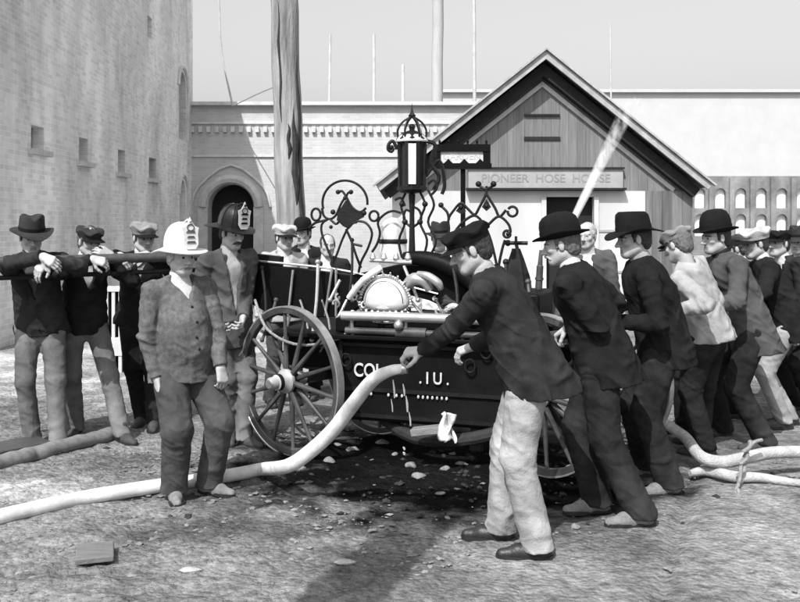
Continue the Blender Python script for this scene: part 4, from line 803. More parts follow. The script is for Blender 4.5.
for a, b_ in (((340,280),(330,300)),((347,300),(338,318)),((352,285),(362,310)),((410,300),(424,316)),((362,278),(352,300)),((404,266),(418,300))):
    t_ = MB(); t_.tube([EP(*a,.3), EP(*b_,.24)], .012, 7, 1); t_.sphere(EP(*b_,.22), .019, 8); t_.build('pump_link', M['steel'], fe)
cl_ = random.Random(4)
for k in range(26):
    px, py = cl_.uniform(334,446), cl_.uniform(296,321)
    if 366 < px < 406 and py < 306: continue
    r0_ = cl_.uniform(.014,.034); ph_ = cl_.uniform(0,6.3); c_2 = EP(px,py,cl_.uniform(.06,.28)); t_ = MB()
    t_.tube([c_2+e1*(r0_*(1-.1*i)*math.cos(ph_+i*.85))+ez*(r0_*(1-.1*i)*math.sin(ph_+i*.85))-e2*.004*i for i in range(7)], [.005,.008,.009,.009,.008,.007,.009], 6, 3); t_.build('brass_scroll', M['steel'] if k%3 else M['iron'], fe)
for px in (300,322): 
    t_ = MB(); t_.tube([EP(px,300,.40), EP(px+8,330,.3), EP(px-2,352,.2)], .008, 6, 3); t_.build('drag_rope', M['rope'], fe)
for x0_, y0_, x1_, y1_, rr_, m_ in ((262,268,266,322,.011,'iron'),(318,262,312,340,.013,'steel'),(276,300,262,340,.012,'spoke'),(352,240,349,300,.010,'iron'),(398,300,392,322,.012,'steel'),(452,262,458,312,.014,'iron'),(474,250,470,300,.012,'iron'),(506,262,504,330,.014,'iron'),(528,282,530,340,.014,'spoke'),(436,300,444,322,.010,'steel'),(380,322,382,352,.012,'iron'),(412,322,413,352,.012,'iron')):
    t_ = MB(); pa, pb_ = EP(x0_,y0_,.33), EP(x1_,y1_,.16); t_.tube([pa, pa.lerp(pb_,.5)+e1*.012, pb_], rr_, 8, 3); t_.sphere(pa, rr_*1.7, 8); t_.sphere(pb_, rr_*1.5, 8); t_.build('iron_rod', M[m_], fe)
for k, (px, py) in enumerate(((346,360),(470,366),(486,352))):
    t_ = MB(); c_2 = EP(px,py,.085); t_.tube([c_2+e1*(.035*math.cos(a_))+ez*(.045*math.sin(a_)) for a_ in [6.283*i/12 for i in range(12)]], .007, 6, 2, True); t_.build('ring_bolt', M['iron'], tub)
for k in range(3):      # spare hose flaked over the pump box
    t_ = MB(); t_.tube([EP(444+i*9, 312-6*math.sin(i*1.5+k)-5*k, .10+.05*k) for i in range(8)], .022, 9, 4); t_.build('spare_hose', M['iron_dull'] if k else M['hose_grey'], fe)
t_ = MB(); t_.tube([EP(255,300,.1), EP(268,330,-.05), EP(300,345,.0), EP(340,338,.08), EP(352,322,.1)], .010, 7, 6); t_.build('drag_rope', M['rope'], fe)
t_ = MB(); ca = EP(393,262,.60); t_.lathe([(.105,-.25),(.105,.0),(.112,.01),(.112,.03),(.105,.04),(.103,.18),(.098,.25),(.080,.30),(.045,.33),(.001,.34)], ca, None, 28); t_.build('air_chamber', M['nickel'], fe)
t_ = MB(); t_.lathe([(.106,.14),(.110,.15),(.110,.165),(.106,.175)], ca, None, 28); t_.build('chamber_band', M['iron'], fe)
# lantern column and lantern
t_ = MB(); lc = EP(412,190,.45); 
t_.tube([EP(412,262,.45), EP(412,240,.45), EP(412,215,.45), EP(412,194,.45)], [.030,.022,.018,.026], 10, 2)
for pts in ([(402,258),(399,240),(405,222),(401,205),(406,192)], [(423,258),(427,240),(420,222),(425,205),(420,192)], [(412,228),(404,220),(406,210),(414,214)], [(412,228),(421,220),(419,210),(411,206)], [(430,256),(436,240),(428,222),(434,205),(428,190)], [(395,200),(401,198),(405,206)], [(430,196),(437,188),(434,180),(428,184)]):
    t_.tube([EP(*p,.45) for p in pts], .0095, 7, 4)
for p in ((405,222),(420,222),(412,232),(402,204),(425,204)): t_.sphere(EP(*p,.45), .022, 8)
t_.build('lantern_column', M['iron'], fe)
def lant(c, s, name='lantern'):
    t = MB(); t.lathe([(.001,-.03),(.08,-.02),(.112,0),(.112,.02),(.095,.03)], c, None, 8); t.lathe([(.10,.345),(.118,.36),(.118,.375),(.085,.41),(.05,.43),(.02,.44)], c, None, 8)
    for k in range(8):
        a = 2*math.pi*(k+.5)/8; d = Vector((math.cos(a), math.sin(a), 0)); t.bar(c+d*.098+ez*.02, c+d*.105+ez*.36, .028, .014, d)
    for k in range(6): a = 2*math.pi*k/6; d = Vector((math.cos(a), math.sin(a), 0)); t.tube([c+d*.10+ez*.375, c+d*.105+ez*.44, c+d*.07+ez*.50, c+ez*.545], .008, 6, 4)
    t.tube([c+ez*.42, c+ez*.47], .02, 8, 1); t.sphere(c+ez*.465, .024, 8); t.lathe([(.02,.53),(.028,.55),(.012,.57),(.006,.60),(.001,.64)], c, None, 10); o = t.build(name, M['iron'], fe, ang=25)
    g_ = MB(); g_.lathe([(.090,.03),(.094,.34)], c, None, 8); g_.build('lantern_glass', M['glass_dark'], o); g_ = MB(); g_.bar(c+Vector((.0,-.098,.04)), c+Vector((.0,-.101,.335)), .055, .006, (0,1,0)); g_.build('glass_strip', M['glass'], o)
    g_ = MB(); g_.lathe([(.119,.352),(.121,.362),(.10,.392),(.085,.405)], c, None, 24); g_.build('lantern_cap', M['polegrey'], o)
    g_ = MB(); g_.tube([c+Vector((-.11,0,.30)), c+Vector((-.14,0,.36)), c+Vector((-.17,0,.34)), c+Vector((-.175,0,.30)), c+Vector((-.15,0,.285)), c+Vector((-.135,0,.31))], .013, 7, 4); g_.sphere(c+Vector((-.15,0,.315)), .018, 8)
    g_.build('lantern_scroll', M['iron'], o); g_ = MB(); g_.tube([c+Vector((.11,0,.36)), c+Vector((.17,0,.33)), c+Vector((.14,0,.20)), c+Vector((.20,0,.10)), c+Vector((.16,0,.0))], .016, 7, 4); g_.build('lantern_scroll', M['iron'], o); g_ = MB(); g_.tube([c+Vector((.10,0,.1)), c+Vector((.20,0,.22)), c+Vector((.24,0,.05)), c+Vector((.22,0,-.03))], .014, 7, 4); g_.build('lantern_scroll', M['iron'], o)
lant(lc, 1)
# wrought iron scrollwork: traced curves with real thickness standing in the engine's middle plane
def curves(name, lst, r, m=M['iron'], v=.45, balls=(), leaf=None):
    t = MB()
    for it in lst: t.tube([EP(x, y, v) for x, y in it], r, 8, 4)
    for (x, y, rr) in balls: t.sphere(EP(x, y, v), rr, 10)
    o = t.build(name, m, fe)
    if leaf: 
        q = MB()
        for pts in leaf: P = [EP(x, y, v) for x, y in pts]; q.prism([((p-P[0]).dot(e1), (p-P[0]).z) for p in P], e1, ez, P[0], .014)
        q.build('leaf_plate', m, o)
    return o
circ = lambda cx, cy, r, a0, a1, n=14, ry=None: [(cx+r*math.cos(R(a0+(a1-a0)*i/n)), cy-(ry or r)*math.sin(R(a0+(a1-a0)*i/n))) for i in range(n+1)]
curves('scrollwork', [circ(345,203,22.5,-5,195), circ(316,214.5,4.5,0,360,ry=6), circ(374,216,4.5,0,360,ry=5), [(322,208),(324,216),(330,219),(336,215),(341,204),(346,196)], [(346,196),(352,207),(360,212),(366,208)],
  [(338,193),(342,191),(346,196.5)], [(351,192),(348,193),(346,197)], [(309,228),(315,223),(322,221),(327,220)], [(328,219),(322,224),(322,234),(328,250),(333,264),(336,290),(338,316)], [(357,222),(350,225),(343,238),(337,254),(332,268),(326,316)],
  [(346,229),(351,240),(356,255),(361,268)], [(357,221),(366,223),(372,233),(368,248),(361,262),(358,276)], [(372,252),(377,244),(380,233),(378,222),(385,214),(393,211),(401,213)], [(330,219),(336,224),(340,220)], [(353,244),(362,246)]], .0095,
  balls=((338,192,.018),(351,192,.018),(333,212,.02),(345,198,.016),(364,213,.02),(331,227,.015)), leaf=([(346,200),(353,209),(363,212),(364,217),(356,221),(349,229),(343,226),(337,220),(338,213)],))
curves('scrollwork', [[(486.5,186),(486,194),(479,208),(474.5,214.6),(467.5,208.5),(461,203),(454,210),(448.5,219),(449,230),(447,243),(450,262)], [(486.5,194),(495,208),(499.5,216.5),(506,210)], circ(512.5,211.5,4.8,150,-190), [(456,230),(464,221),(475,215.6),(484,224.7),(491,241),(497.5,268.5)],
  [(474,240),(481,232),(488.4,224.7),(498.5,216.5),(507.6,223),(510.5,231),(508,238)], circ(507,234,3.4,0,-300), [(505,240),(502,250),(498.5,268.5),(498,290)], [(478.5,185),(486,189),(494,185)], [(440,205),(447,212),(449,220)]], .010,
  balls=((478.5,184,.022),(493.5,184,.022),(461,207,.02),(486.5,206,.018),(508,234,.016),(441,205,.02)), leaf=([(486.5,199),(491,207),(486.5,211),(482,207)], [(456,211),(461,204),(466,211),(461,214)]))
# furled torch-like bundle and upright branch pipe on the far deck
t_ = MB(); b0 = EP(516,243,.62); t_.tube([b0+e1*-.065, b0+e1*.085], .014, 8, 1); t_.sphere(b0+e1*-.06, .024, 8); t_.tube([b0, b0+ez*.05], .010, 6, 1); t_.tube([b0, LE(b0.x-E0.x and .75,.62,.86)], .013, 8, 1); fb_ = t_.build('signal_standard', M['iron'], fe)
t_ = MB(); t_.lathe([(.03,-.04),(.05,-.12),(.085,-.25),(.10,-.38),(.09,-.40)], b0, None, 22, lambda p,a,r,z: p*1.0 if z > -.05 else Vector((p.x*(1+.22*math.cos(5*a)), p.y*(1+.22*math.cos(5*a)), p.z))); t_.build('furled_cloth', M['c_char'], fb_)
t_ = MB(); p0 = EP(541,250,.55); p1 = EP(538,300,.55); t_.tube([p0, p0.lerp(p1,.3), p0.lerp(p1,.32), p1], [.012,.018,.024,.026], 12, 1); t_.tube([p0.lerp(p1,.55), p0.lerp(p1,.60)], .03, 12, 1); t_.build('branch_pipe', M['spoke'], fe)

# ------------------------------------------------------------------ hoses, planks and small things
def hose(name, label, pts, r, m, cat='hose', group=None):
    t = MB(); t.tube(pts, r, 14, 6); o = t.build(name, m, None, label=label, category=cat)
    if group: o['group'] = group
    return o
H = [W(403,369,4.845), W(390,371,4.86), W(372,381,4.95), W(350,408,5.12), W(333,430,5.2), W(312,450,5.28), W(288,466,5.38), G(262,477)+ez*.05, G(238,481)+ez*.045, G(200,487)+ez*.042, G(150,494)+ez*.042, G(90,504)+ez*.042, G(30,517)+ez*.042, G(-60,538)+ez*.042, G(-180,560)+ez*.042]
hose('canvas_hose', 'long white canvas hose running from the bent man\'s hand across the dirt to the left', H, [.026,.030,.038]+[.043]*12, M['hose'])
t_ = MB(); t_.tube([W(407,368.5,4.842), W(397,370,4.852)], .028, 14, 1); cpn = t_.build('hose_coupling', M['steel'], bpy.data.objects['canvas_hose'])
hose('suction_hose', 'thick pale suction hose sagging along the ground behind the right hand crowd, upper one', [G(652,428)+ez*.1, G(683,455)+ez*.14, W(700,456,5.9), W(722,462,5.85), W(745,458,5.85), W(770,453,5.9), W(800,452,5.95), W(860,452,6.0)], .040, M['hose_grey'])
hose('suction_hose', 'lower pale hose lying on the dirt below the sagging one at right', [G(690,478)+ez*.03, G(708,477)+ez*.04, G(735,483)+ez*.04, G(760,483)+ez*.035, G(800,488)+ez*.03, G(870,492)+ez*.03], [.02,.034,.036,.03,.024,.02], M['hose_grey'])
t_ = MB()
for k in range(5): p = W(750-3*k, 441+12*k, 5.72 if k < 4 else 5.5); q = W(743-3*k, 452+12*k, 5.70 if k < 4 else 5.5); t_.tube([p, p.lerp(q,.5)+Vector((.015,-.015,0)), q], .013, 7, 3)
t_.tube([W(762,440,5.75), W(752,444,5.72), W(742,462,5.72), W(740,478,5.6), W(735,494,5.5)], .011, 7, 4); t_.build('rope', M['rope'], None, label='dark twisted rope lashed round the two pale hoses at right', category='rope')
rr0 = lambda k: math.sin(k*12.9898)*43758.5453%1-.5
def plank(name, label, a, b_, w_, h_, m, cat='plank', z=None, group=None, bev=.006):
    t = MB(); t.bar(Vector(a), Vector(b_), w_, h_); o = t.build(name, m, None, bevel=bev, label=label, category=cat)
    if group: o['group'] = group
    return o
plank('flat_board', 'small weathered flat board lying on rough dirt at lower left', G(76,562)+ez*.035, G(114,558)+ez*.035, .22, .03, M['wood_grey'])
t_ = MB(); A_, B_ = G(-60,486)+ez*.05, G(122,437)+ez*.045
t_.tube([A_.lerp(B_, k/26)+Vector((rr0(k)*.014, rr0(k+50)*.014, rr0(k+90)*.008)) for k in range(27)], [.055+.008*rr0(k+7) for k in range(27)], 10, 2); t_.build('timber', M['wood_pale'], None, label='long rough pale timber lying behind the feet of the left hand men', category='timber', ang=60)
plank('loose_plank', 'dark plank beside the long pale timber at far left edge', G(-40,466)+ez*.05, G(44,450)+ez*.05, .30, .07, M['wood'])
for (px, py, lb_) in ((190,574,'small white chip of stone left of the long shadow'),(345,566,'pale flat stone lying in the long shadow')):
    t = MB(); t.lathe([(.001,0),(.032,.002),(.036,.010),(.02,.020),(.001,.022)], G(px,py)+ez*.01, None, 9, lambda p,a,r,z: Vector((p.x*(1.3+.3*math.sin(2*a+1)), p.y*(.8+.2*math.cos(3*a)), p.z))); t.build('stone', M['hose_grey'], None, label=lb_, category='stone', ang=60)
rr = random.Random(9)
rocks = [(352,452),(372,462),(309,438),(330,463),(395,456),(382,445),(452,455),(446,470),(462,466),(420,478),(440,494),(410,468),(338,446),(362,440),(473,446),(300,470),(585,500),(598,512),(570,470),(576,528),(620,525),(650,518)]
for i, (px, py) in enumerate(rocks):
    s_ = rr.uniform(.025,.05); t = MB(); t.sphere(G(px,py)+ez*s_*.35, s_, 8, (rr.uniform(1,1.7), rr.uniform(.7,1.1), rr.uniform(.45,.75))); 
    gp = G(px,py); t.v = [(x+(fbm(np.array([x*9+i]),np.array([y*9+z*11]),3)[0]-.45)*s_*1.6, y+(fbm(np.array([y*12+i*3]),np.array([z*12+x*7]),3)[0]-.45)*s_*1.6, z*.8+(fbm(np.array([x*14+7*i]),np.array([y*14]),3)[0]-.45)*s_*1.2) for x, y, z in t.v]
    o = t.build('rubble_stone', M['rock'], None, ang=50, label='rough stone in the wet dirt under and beside the fire engine', category='stone', group='stones around the fire engine')
plank('pale_plank', 'pale short plank propped beneath the engine tub', W(412,432,6.05), W(441,429,6.0), .10, .05, M['wood_pale'])
# white rag
n_ = 18; Vr = []; Fr = []
for j in range(n_):
    for i in range(n_):
        a, b2 = i/(n_-1), j/(n_-1); p = W(441+13*a, 414+26*b2, 5.98); Vr.append((p.x+.018*math.sin(b2*6+a*9), p.y+.035*math.sin(a*14+b2*3)-.03*b2, p.z+.01*math.sin(a*11)))
Fr = [(j*n_+i, j*n_+i+1, (j+1)*n_+i+1, (j+1)*n_+i) for j in range(n_-1) for i in range(n_-1)]
ro = link('white_rag', npmesh('white_rag', Vr, Fr, [M['rag']]), None, label='crumpled white rag hanging below the engine next to the pale plank', category='rag'); sm = ro.modifiers.new('Solid', 'SOLIDIFY'); sm.thickness = .012
# dripping water
t_ = MB()
for (px, a_, b_, r_) in ((393,380,398,.006),(391,399,412,.004),(403,384,396,.006),(406,396,412,.007),(409,412,426,.005),(403,447,450,.007),(403,452,455,.008)): t_.tube([W(px,a_,4.99), W(px+1.2,(a_+b_)/2,4.99), W(px+1.6,b_,4.99)], [r_*.4,r_,r_*.7], 7, 3)
t_.build('dripping_water', M['glass'], None, label='thin streams of water dripping from the hose end in the bent man\'s hand', category='water drips')
# white slatted box behind
sb = thing('slatted_bin', 'white slatted bin standing in the sunlit yard behind the third man', 'bin', (W(117,0,10).x, 10, 0)); t_ = MB(); xa, xb = W(105,0,10).x, W(129,0,10).x; zt = W(0,286,10).z
for x in np.linspace(xa+.02, xb-.02, 4): t_.box((x, 10, zt/2), (.035, .03, zt))
t_.box(((xa+xb)/2, 10, zt-.03), (xb-xa, .05, .06)); t_.box(((xa+xb)/2, 10, .3), (xb-xa, .05, .2)); t_.build('slat_frame', M['wood_white'], sb); t_ = MB(); t_.box(((xa+xb)/2, 10.15, zt/2), (xb-xa-.04, .2, zt-.06)); t_.build('bin_body', M['paint_black'], sb)
# water jet from a nozzle held behind the crowd
wm = bpy.data.materials.new('water_spray'); wm.use_nodes = True; nt = wm.node_tree; N = nt.nodes; L = nt.links; b = N['Principled BSDF']; b.inputs['Base Color'].default_value = (.85,.85,.85,1); b.inputs['Roughness'].default_value = .8
tc = N.new('ShaderNodeTexCoord'); mp = N.new('ShaderNodeMapping'); mp.inputs['Scale'].default_value = (9,9,2); L.new(tc.outputs['Object'], mp.inputs[0]); n = N.new('ShaderNodeTexNoise'); n.inputs['Scale'].default_value = 2; n.inputs['Detail'].default_value = 6; L.new(mp.outputs[0], n.inputs['Vector'])
sp = N.new('ShaderNodeSeparateXYZ'); L.new(tc.outputs['Object'], sp.inputs[0]); mr = N.new('ShaderNodeMapRange'); mr.inputs['From Min'].default_value = .0; mr.inputs['From Max'].default_value = 1.9; mr.inputs['To Min'].default_value = .5; mr.inputs['To Max'].default_value = -.25; L.new(sp.outputs[2], mr.inputs['Value'])
ad = N.new('ShaderNodeMath'); ad.use_clamp = True; ma = N.new('ShaderNodeMath'); ma.operation = 'MULTIPLY_ADD'; L.new(n.outputs['Fac'], ma.inputs[0]); ma.inputs[1].default_value = .7; ma.inputs[2].default_value = -.3; L.new(mr.outputs[0], ad.inputs[0]); L.new(ma.outputs[0], ad.inputs[1])
lw = N.new('ShaderNodeLayerWeight'); lw.inputs['Blend'].default_value = .45; inv = N.new('ShaderNodeMath'); inv.operation = 'SUBTRACT'; inv.inputs[0].default_value = 1.05; L.new(lw.outputs['Facing'], inv.inputs[1]); m_ = N.new('ShaderNodeMath'); m_.operation = 'MULTIPLY'; L.new(ad.outputs[0], m_.inputs[0]); L.new(inv.outputs[0], m_.inputs[1]); L.new(m_.outputs[0], b.inputs['Alpha'])
j0, j1 = W(569,228,10.0), W(656,52,10.6); t_ = MB(); t_.tube([j0, j0.lerp(j1,.3), j0.lerp(j1,.6), j0.lerp(j1,.85), j1], [.035,.06,.095,.135,.17], 20, 4, False, False); jo = t_.build('water_jet', wm, None, label='white jet of water shooting up across the front of the gabled firehouse', category='water jet')
jo.location = (0,0,j0.z); jo.data.transform(Matrix.Translation((0,0,-j0.z)))

# ------------------------------------------------------------------ the men
def hd_(t, d=None, n=None, curl=.6, pole=None):
    q = dict(t=tuple(t), curl=curl)
    if d is not None: q['d'] = d
    if n is not None: q['n'] = n
    if pole is not None: q['pole'] = pole
    return q
def onbar(b0, b1, s, up=.045, back=(0,0,0)): p = b0.lerp(b1, s); return p+Vector(back)+ez*up
PEOPLE = []
# 1 foreground man bent over, light trousers
p_ = W(530,367,4.62)
person('bent man in dark jacket and pale trousers in the foreground holding the hose end', p_.x, p_.y, H=1.72, face=-104, pel=p_, neck=W(484,272,4.62), look=-88, pitch=-22, feet=[(G(536,558).x, G(536,558).y, -92), (G(500,543).x, 4.72, -97)],
  hands=[hd_(W(407,366,4.85), d=(-1,.1,-.10), n=(.05,.45,-1), curl=.62, pole=(.2,-.3,-1)), hd_(W(474,346,5.05), d=(-.9,.1,-.35), n=(0,.3,-1), curl=.5, pole=(.3,.4,-1))], jacket='c_char', trousers='c_trouser_light', shoes='shoe_black', hat=('cap','hat_black',1.08), hair='hair_dark', h=.0045, hc=.006, jlen=.15, bulk=1.14, flare=.035, open_v=0, hips=-100, legw=1.22, seed=1, shirt='c_pale')
# 2 bowler man
p_ = W(602,356,5.2)
person('moustached man in black bowler leaning on the bar beside the pale trousered man', p_.x, p_.y, H=1.74, face=-112, pel=p_, neck=W(569,262,5.2), look=-104, pitch=-12, feet=[(G(640,525).x, G(640,525).y, -85), (G(596,512).x, G(596,512).y, -80)],
  hands=[hd_(Vector((.98,5.22,1.06)), d=(-.6,.4,-.5), n=(-.3,.3,-1), curl=.7), hd_(Vector((1.14,5.62,1.05)), d=(-.7,.3,-.5), n=(-.3,.3,-1), curl=.7)], jacket='c_dark', trousers='c_char', hat=('bowler','hat_black',1.12), beard=('hair_grey', False), hair='hair_mid', shoes='shoe_dusty', jlen=.16, bulk=1.20, legw=1.25, open_v=0, seed=2, h=.005, hc=.007, flare=.02)
# 3 slouch hat man
p_ = W(662,342,5.75)
person('man in wide black slouch hat and dark jacket pushing the bar behind the bowler man', p_.x, p_.y, H=1.76, face=-98, pel=p_, neck=W(641,262,5.7), look=-84, pitch=-8, feet=[(G(668,494).x, G(668,494).y, -75), (1.62, 5.95, -80)],
  hands=[hd_(Vector((1.33,5.55,1.06)), d=(-.7,.3,-.5), n=(-.3,.3,-1), curl=.7), hd_(Vector((1.50,5.92,1.06)), d=(-.7,.3,-.5), n=(-.3,.3,-1), curl=.7)], jacket='c_dark', trousers='c_char', hat=('slouch','hat_black',1.05), jlen=.15, bulk=1.2, shoes='shoe_dusty', legw=1.25, open_v=0, seed=3, h=.005, hc=.007, shirt='c_pale')
# 4 light shirt, back turned, cap
p_ = W(708,333,6.35)
person('man in pale shirt and grey cap bending with his back turned in the right crowd', p_.x, p_.y, H=1.70, face=-128, pel=p_, neck=W(688,268,6.3), look=-140, pitch=-20, feet=[(G(700,452).x, 6.45, -100), (G(712,455).x, 6.75, -100)],
  hands=[hd_(Vector((1.80,6.05,1.06)), d=(-.7,.3,-.5), n=(-.3,.3,-1), curl=.7), hd_(Vector((1.96,6.3,1.06)), d=(-.7,.3,-.5), n=(-.3,.3,-1), curl=.7)], jacket='c_worn', sleeve=0, trousers='c_char', legw=1.15, hat=('cap','hat_grey',1.0), hair='hair_mid', jlen=.05, open_v=0, seed=4, shirt=None, bulk=1.05, h=.006)
# 5 black derby, grey coat
p_ = W(748,326,6.75)
person('man in black derby and long grey coat leaning left behind the pale shirted man', p_.x, p_.y, H=1.80, face=-82, pel=p_, neck=W(722,258,6.75), look=-74, pitch=-6, feet=[(G(768,452).x, 6.6, -85), (G(735,446).x, 7.0, -85)],
  hands=[hd_(Vector((2.12,6.4,1.06)), d=(-.7,.3,-.5), n=(-.3,.3,-1), curl=.7), hd_(Vector((2.3,6.65,1.06)), d=(-.7,.3,-.5), n=(-.3,.3,-1), curl=.7)], jacket='c_grey', trousers='c_char', bulk=1.12, legw=1.15, hat=('derby','hat_black',1.12), jlen=.20, open_v=0, seed=5, h=.006, shirt='c_char')
p_ = W(786,322,7.3)
person('man in pale cap and dark coat with light trousers near the right edge', p_.x, p_.y, H=1.74, face=-95, pel=p_, neck=W(762,262,7.3), look=-80, pitch=-10, feet=[(G(782,428).x, 7.3, -85), (G(800,430).x, 7.45, -85)],
  hands=[hd_(Vector((2.55,6.85,1.06)), curl=.7), hd_(Vector((2.72,7.05,1.06)), curl=.7)], jacket='c_dark', trousers='c_pale', hat=('cap','cap_pale',1.1), jlen=.16, open_v=0, seed=6, h=.007, hc=.009)
p_ = W(804,316,7.9)
person('man in dark cap half hidden at the far right of the crowd', p_.x, p_.y, H=1.72, face=-70, pel=p_, neck=W(783,262,7.9), look=-60, pitch=0, hands=[None, None], jacket='c_char', trousers='c_char', hat=('cap','hat_black',1.0), open_v=.3, seed=7, h=.007, hc=.009)
p_ = W(812,310,8.7)
person('man in dark felt hat cut off by the right edge of the picture', p_.x, p_.y, H=1.72, face=-60, pel=p_, neck=W(801,258,8.7), look=-45, jacket='c_grey', trousers='c_char', hat=('slouch','hat_felt',1.0), open_v=.3, seed=8, h=.007, hc=.009)
p_ = W(590,312,7.9)
person('pale haired bareheaded man standing between the bowler and the slouch hat', p_.x, p_.y, H=1.72, face=-20, pel=p_, neck=W(588,250,7.9), look=-30, jacket='c_grey', trousers='c_char', hat=None, hair='hair_grey', open_v=.35, seed=9, h=.007, hc=.009)
p_ = W(704,324,7.15)
person('stooping dark clothed man mostly hidden behind the pale shirted man in the crowd', p_.x, p_.y, H=1.68, face=-95, pel=p_, neck=W(688,268,7.15), look=-90, pitch=-25, feet=[(G(690,440).x, 7.1, -85), (G(722,440).x, 7.3, -85)], hands=[hd_(Vector((2.1,6.7,1.06)), curl=.7), hd_(Vector((2.2,6.8,1.06)), curl=.7)], jacket='c_dark', trousers='c_dark', hat=('cap','hat_black',1.0), open_v=0, seed=21, h=.007, hc=.009)
p_ = W(762,320,7.75)
person('stooping dark clothed man mostly hidden behind the long grey coat in the crowd', p_.x, p_.y, H=1.68, face=-95, pel=p_, neck=W(742,268,7.75), look=-90, pitch=-15, feet=[(G(752,430).x, 7.7, -85), (G(780,430).x, 7.9, -85)], hands=[hd_(Vector((2.5,7.1,1.06)), curl=.7), hd_(Vector((2.6,7.25,1.06)), curl=.7)], jacket='c_dark', trousers='c_dark', hat=('cap','hat_felt',1.0), open_v=0, seed=22, h=.007, hc=.009)
p_ = W(836,330,8.2)
person('grey coated man in round hat farthest back at the right edge', p_.x, p_.y, H=1.74, face=-80, pel=p_, neck=W(818,262,8.2), look=-70, jacket='c_dark', trousers='c_char', hat=('derby','hat_black',1.0), open_v=0, seed=23, h=.007, hc=.009)
# left hand men
b0, b1 = bL0, bL1
p_ = Vector((W(38,0,6.75).x, 6.80, .92))
person('man in brimmed felt hat folding his forearms over the hand bar at far left', p_.x, p_.y, H=1.74, face=14, pel=p_, neck=Vector((W(30,0,6.6).x, 6.62, 1.45)), look=30, pitch=-14, feet=[(G(58,450).x, G(58,450).y, 20), (G(26,450).x, 6.7, 0)],
  hands=[hd_(Vector((W(50,0,6.35).x, 6.30, 1.40)), d=(-.5,-.5,-.7), n=(.2,.8,-.5), curl=.3, pole=(.9,-.1,-.2)), hd_(Vector((W(44,0,6.3).x, 6.27, 1.43)), d=(.8,-.2,-.35), n=(0,.8,-.5), curl=.35, pole=(-.9,-.1,-.2))], jacket='c_char', trousers='c_mid', hat=('slouch','hat_felt',1.02), jlen=.10, open_v=.30, seed=10, h=.0055, hc=.0075, shirt='c_grey')
p_ = Vector((W(84,0,7.1).x, 7.10, .90))
person('man in small dark cap resting on the hand bar, second from the left edge', p_.x, p_.y, H=1.70, face=30, pel=p_, neck=Vector((W(88,0,6.95).x, 6.92, 1.42)), look=48, pitch=-12, feet=[(G(116,447).x, 6.85, 45), (G(72,438).x, 7.05, 5)],
  hands=[hd_(Vector((W(113,0,6.8).x, 6.76, 1.42)), d=(-.6,-.4,.4), n=(-.3,.8,-.3), curl=.5, pole=(.8,-.2,-.6)), hd_(Vector((W(92,0,6.6).x, 6.60, 1.40)), d=(.8,.1,-.2), n=(0,.7,-.6), curl=.5, pole=(-.8,-.3,-.4))], jacket='c_dark', trousers='c_mid', hat=('cap','hat_felt',.98), hair='hair_mid', jlen=.10, open_v=.22, seed=11, hc=.0075)
p_ = Vector((W(138,0,7.45).x, 7.5, .92))
person('man in grey flat cap leaning on the bar just behind the white helmeted man', p_.x, p_.y, H=1.74, face=10, pel=p_, neck=Vector((W(143,0,7.3).x, 7.28, 1.44)), look=35, pitch=-8, feet=[(G(150,432).x, 7.3, 10), (G(132,432).x, 7.45, 0)],
  hands=[hd_(Vector((W(152,0,7.1).x, 6.98, 1.42)), d=(-.6,-.4,-.2), n=(-.3,.8,-.3), curl=.6, pole=(.8,-.2,-.6)), hd_(Vector((W(124,0,6.95).x, 6.82, 1.42)), d=(.5,-.2,-.3), n=(0,.7,-.6), curl=.6, pole=(-.8,-.3,-.4))], jacket='c_dark', trousers='c_dark', hat=('cap','hat_grey',1.05), jlen=.10, open_v=.15, seed=12, hc=.0075)
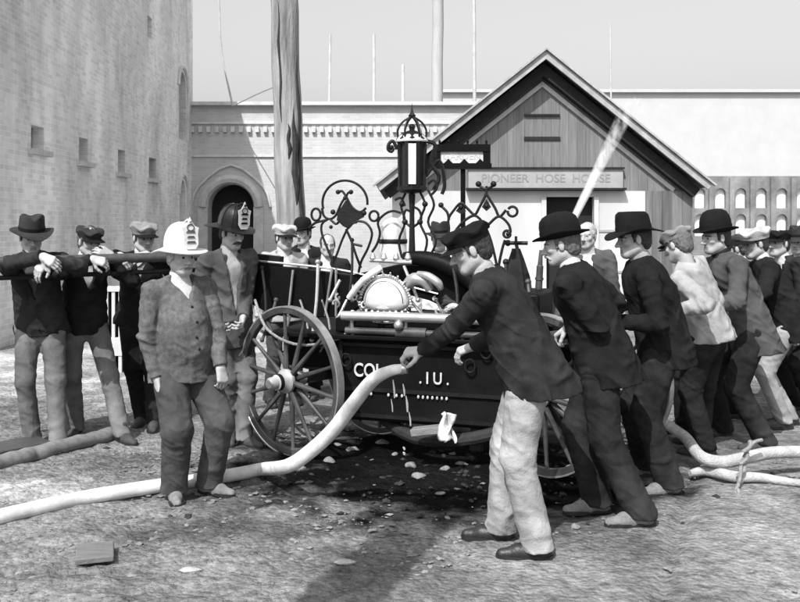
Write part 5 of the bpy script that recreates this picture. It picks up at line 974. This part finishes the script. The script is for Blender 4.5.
# old chief in white helmet
p_ = W(182,361,5.5)
person('stout old man in white leather fire helmet and grey tweed jacket standing before the engine', p_.x, p_.y, H=1.63, face=38, pel=p_, neck=W(179,275,5.5), look=42, pitch=-4, feet=[(G(210,493).x, G(210,493).y, 62), (G(174,499).x, G(174,499).y, 22)],
  hands=[hd_(W(221,370,5.42), d=(.2,-.1,-1), n=(-.6,.6,0), curl=.4, pole=(.6,.5,-.2)), hd_(W(157,378,5.34), d=(.15,-.1,-1), n=(.8,.5,0), curl=.45, pole=(-1,.1,-.1))], jacket='c_tweed', trousers='c_grey', shoes='shoe_dusty', hat=('helmet','helmet_white',1.12), hair='hair_grey', beard=('hair_grey', False), belly=.09, bulk=1.08, jlen=.12, open_v=.12, seed=13, h=.005, hc=.0065, shirt='c_white', legw=1.32)
# black helmeted fireman
p_ = Vector((W(229,0,6.8).x, 6.85, .92))
person('fireman in black helmet with white shield standing behind the left wheel in a pale coat', p_.x, p_.y, H=1.73, face=34, pel=p_, neck=Vector((W(228,0,6.8).x, 6.82, 1.45)), look=48, pitch=-14, feet=[(G(238,455).x, 6.75, 50), (G(222,452).x, 6.85, 15)],
  hands=[hd_(W(243,318,6.7), curl=.5), hd_(W(214,320,6.6), curl=.5)], jacket='c_grey', trousers='c_mid', hat=('helmet','helmet_black',1.12), hair='hair_dark', beard=('hair_dark', False), jlen=.20, open_v=.50, seed=14, shirt='c_worn', h=.0055, hatm2=M['nickel'])
# onlookers behind the lever
p_ = Vector((W(283,0,8.3).x, 8.3, .9)); person('man in pale coat and grey cap standing behind the raised lever', p_.x, p_.y, H=1.66, face=20, look=35, jacket='c_pale', trousers='c_grey', hat=('cap','cap_pale',1.1), open_v=.3, seed=15, h=.007, hc=.009)
p_ = Vector((W(304,0,9.0).x, 9.0, .92)); person('dark coated man in black hat behind the lever left of the scrollwork', p_.x, p_.y, H=1.70, face=10, look=-20, jacket='c_dark', trousers='c_dark', hat=('bowler','hat_black',1.0), open_v=.25, seed=16, h=.007, hc=.009)
p_ = Vector((W(327,0,8.6).x, 8.6, .9)); person('bareheaded dark suited man framed by the left scrollwork', p_.x, p_.y, H=1.58, face=0, look=15, jacket='c_char', trousers='c_dark', hat=None, open_v=.5, seed=17, h=.007, hc=.009)
p_ = Vector((W(440,0,8.4).x, 8.4, .92)); person('shirt sleeved man behind the engine between lantern and bent man', p_.x, p_.y, H=1.66, face=5, look=-10, jacket='c_white', sleeve=0, trousers='c_grey', hat=('slouch','hat_felt',1.0), open_v=0, seed=18, h=.007, hc=.009, shirt=None, jlen=.02)
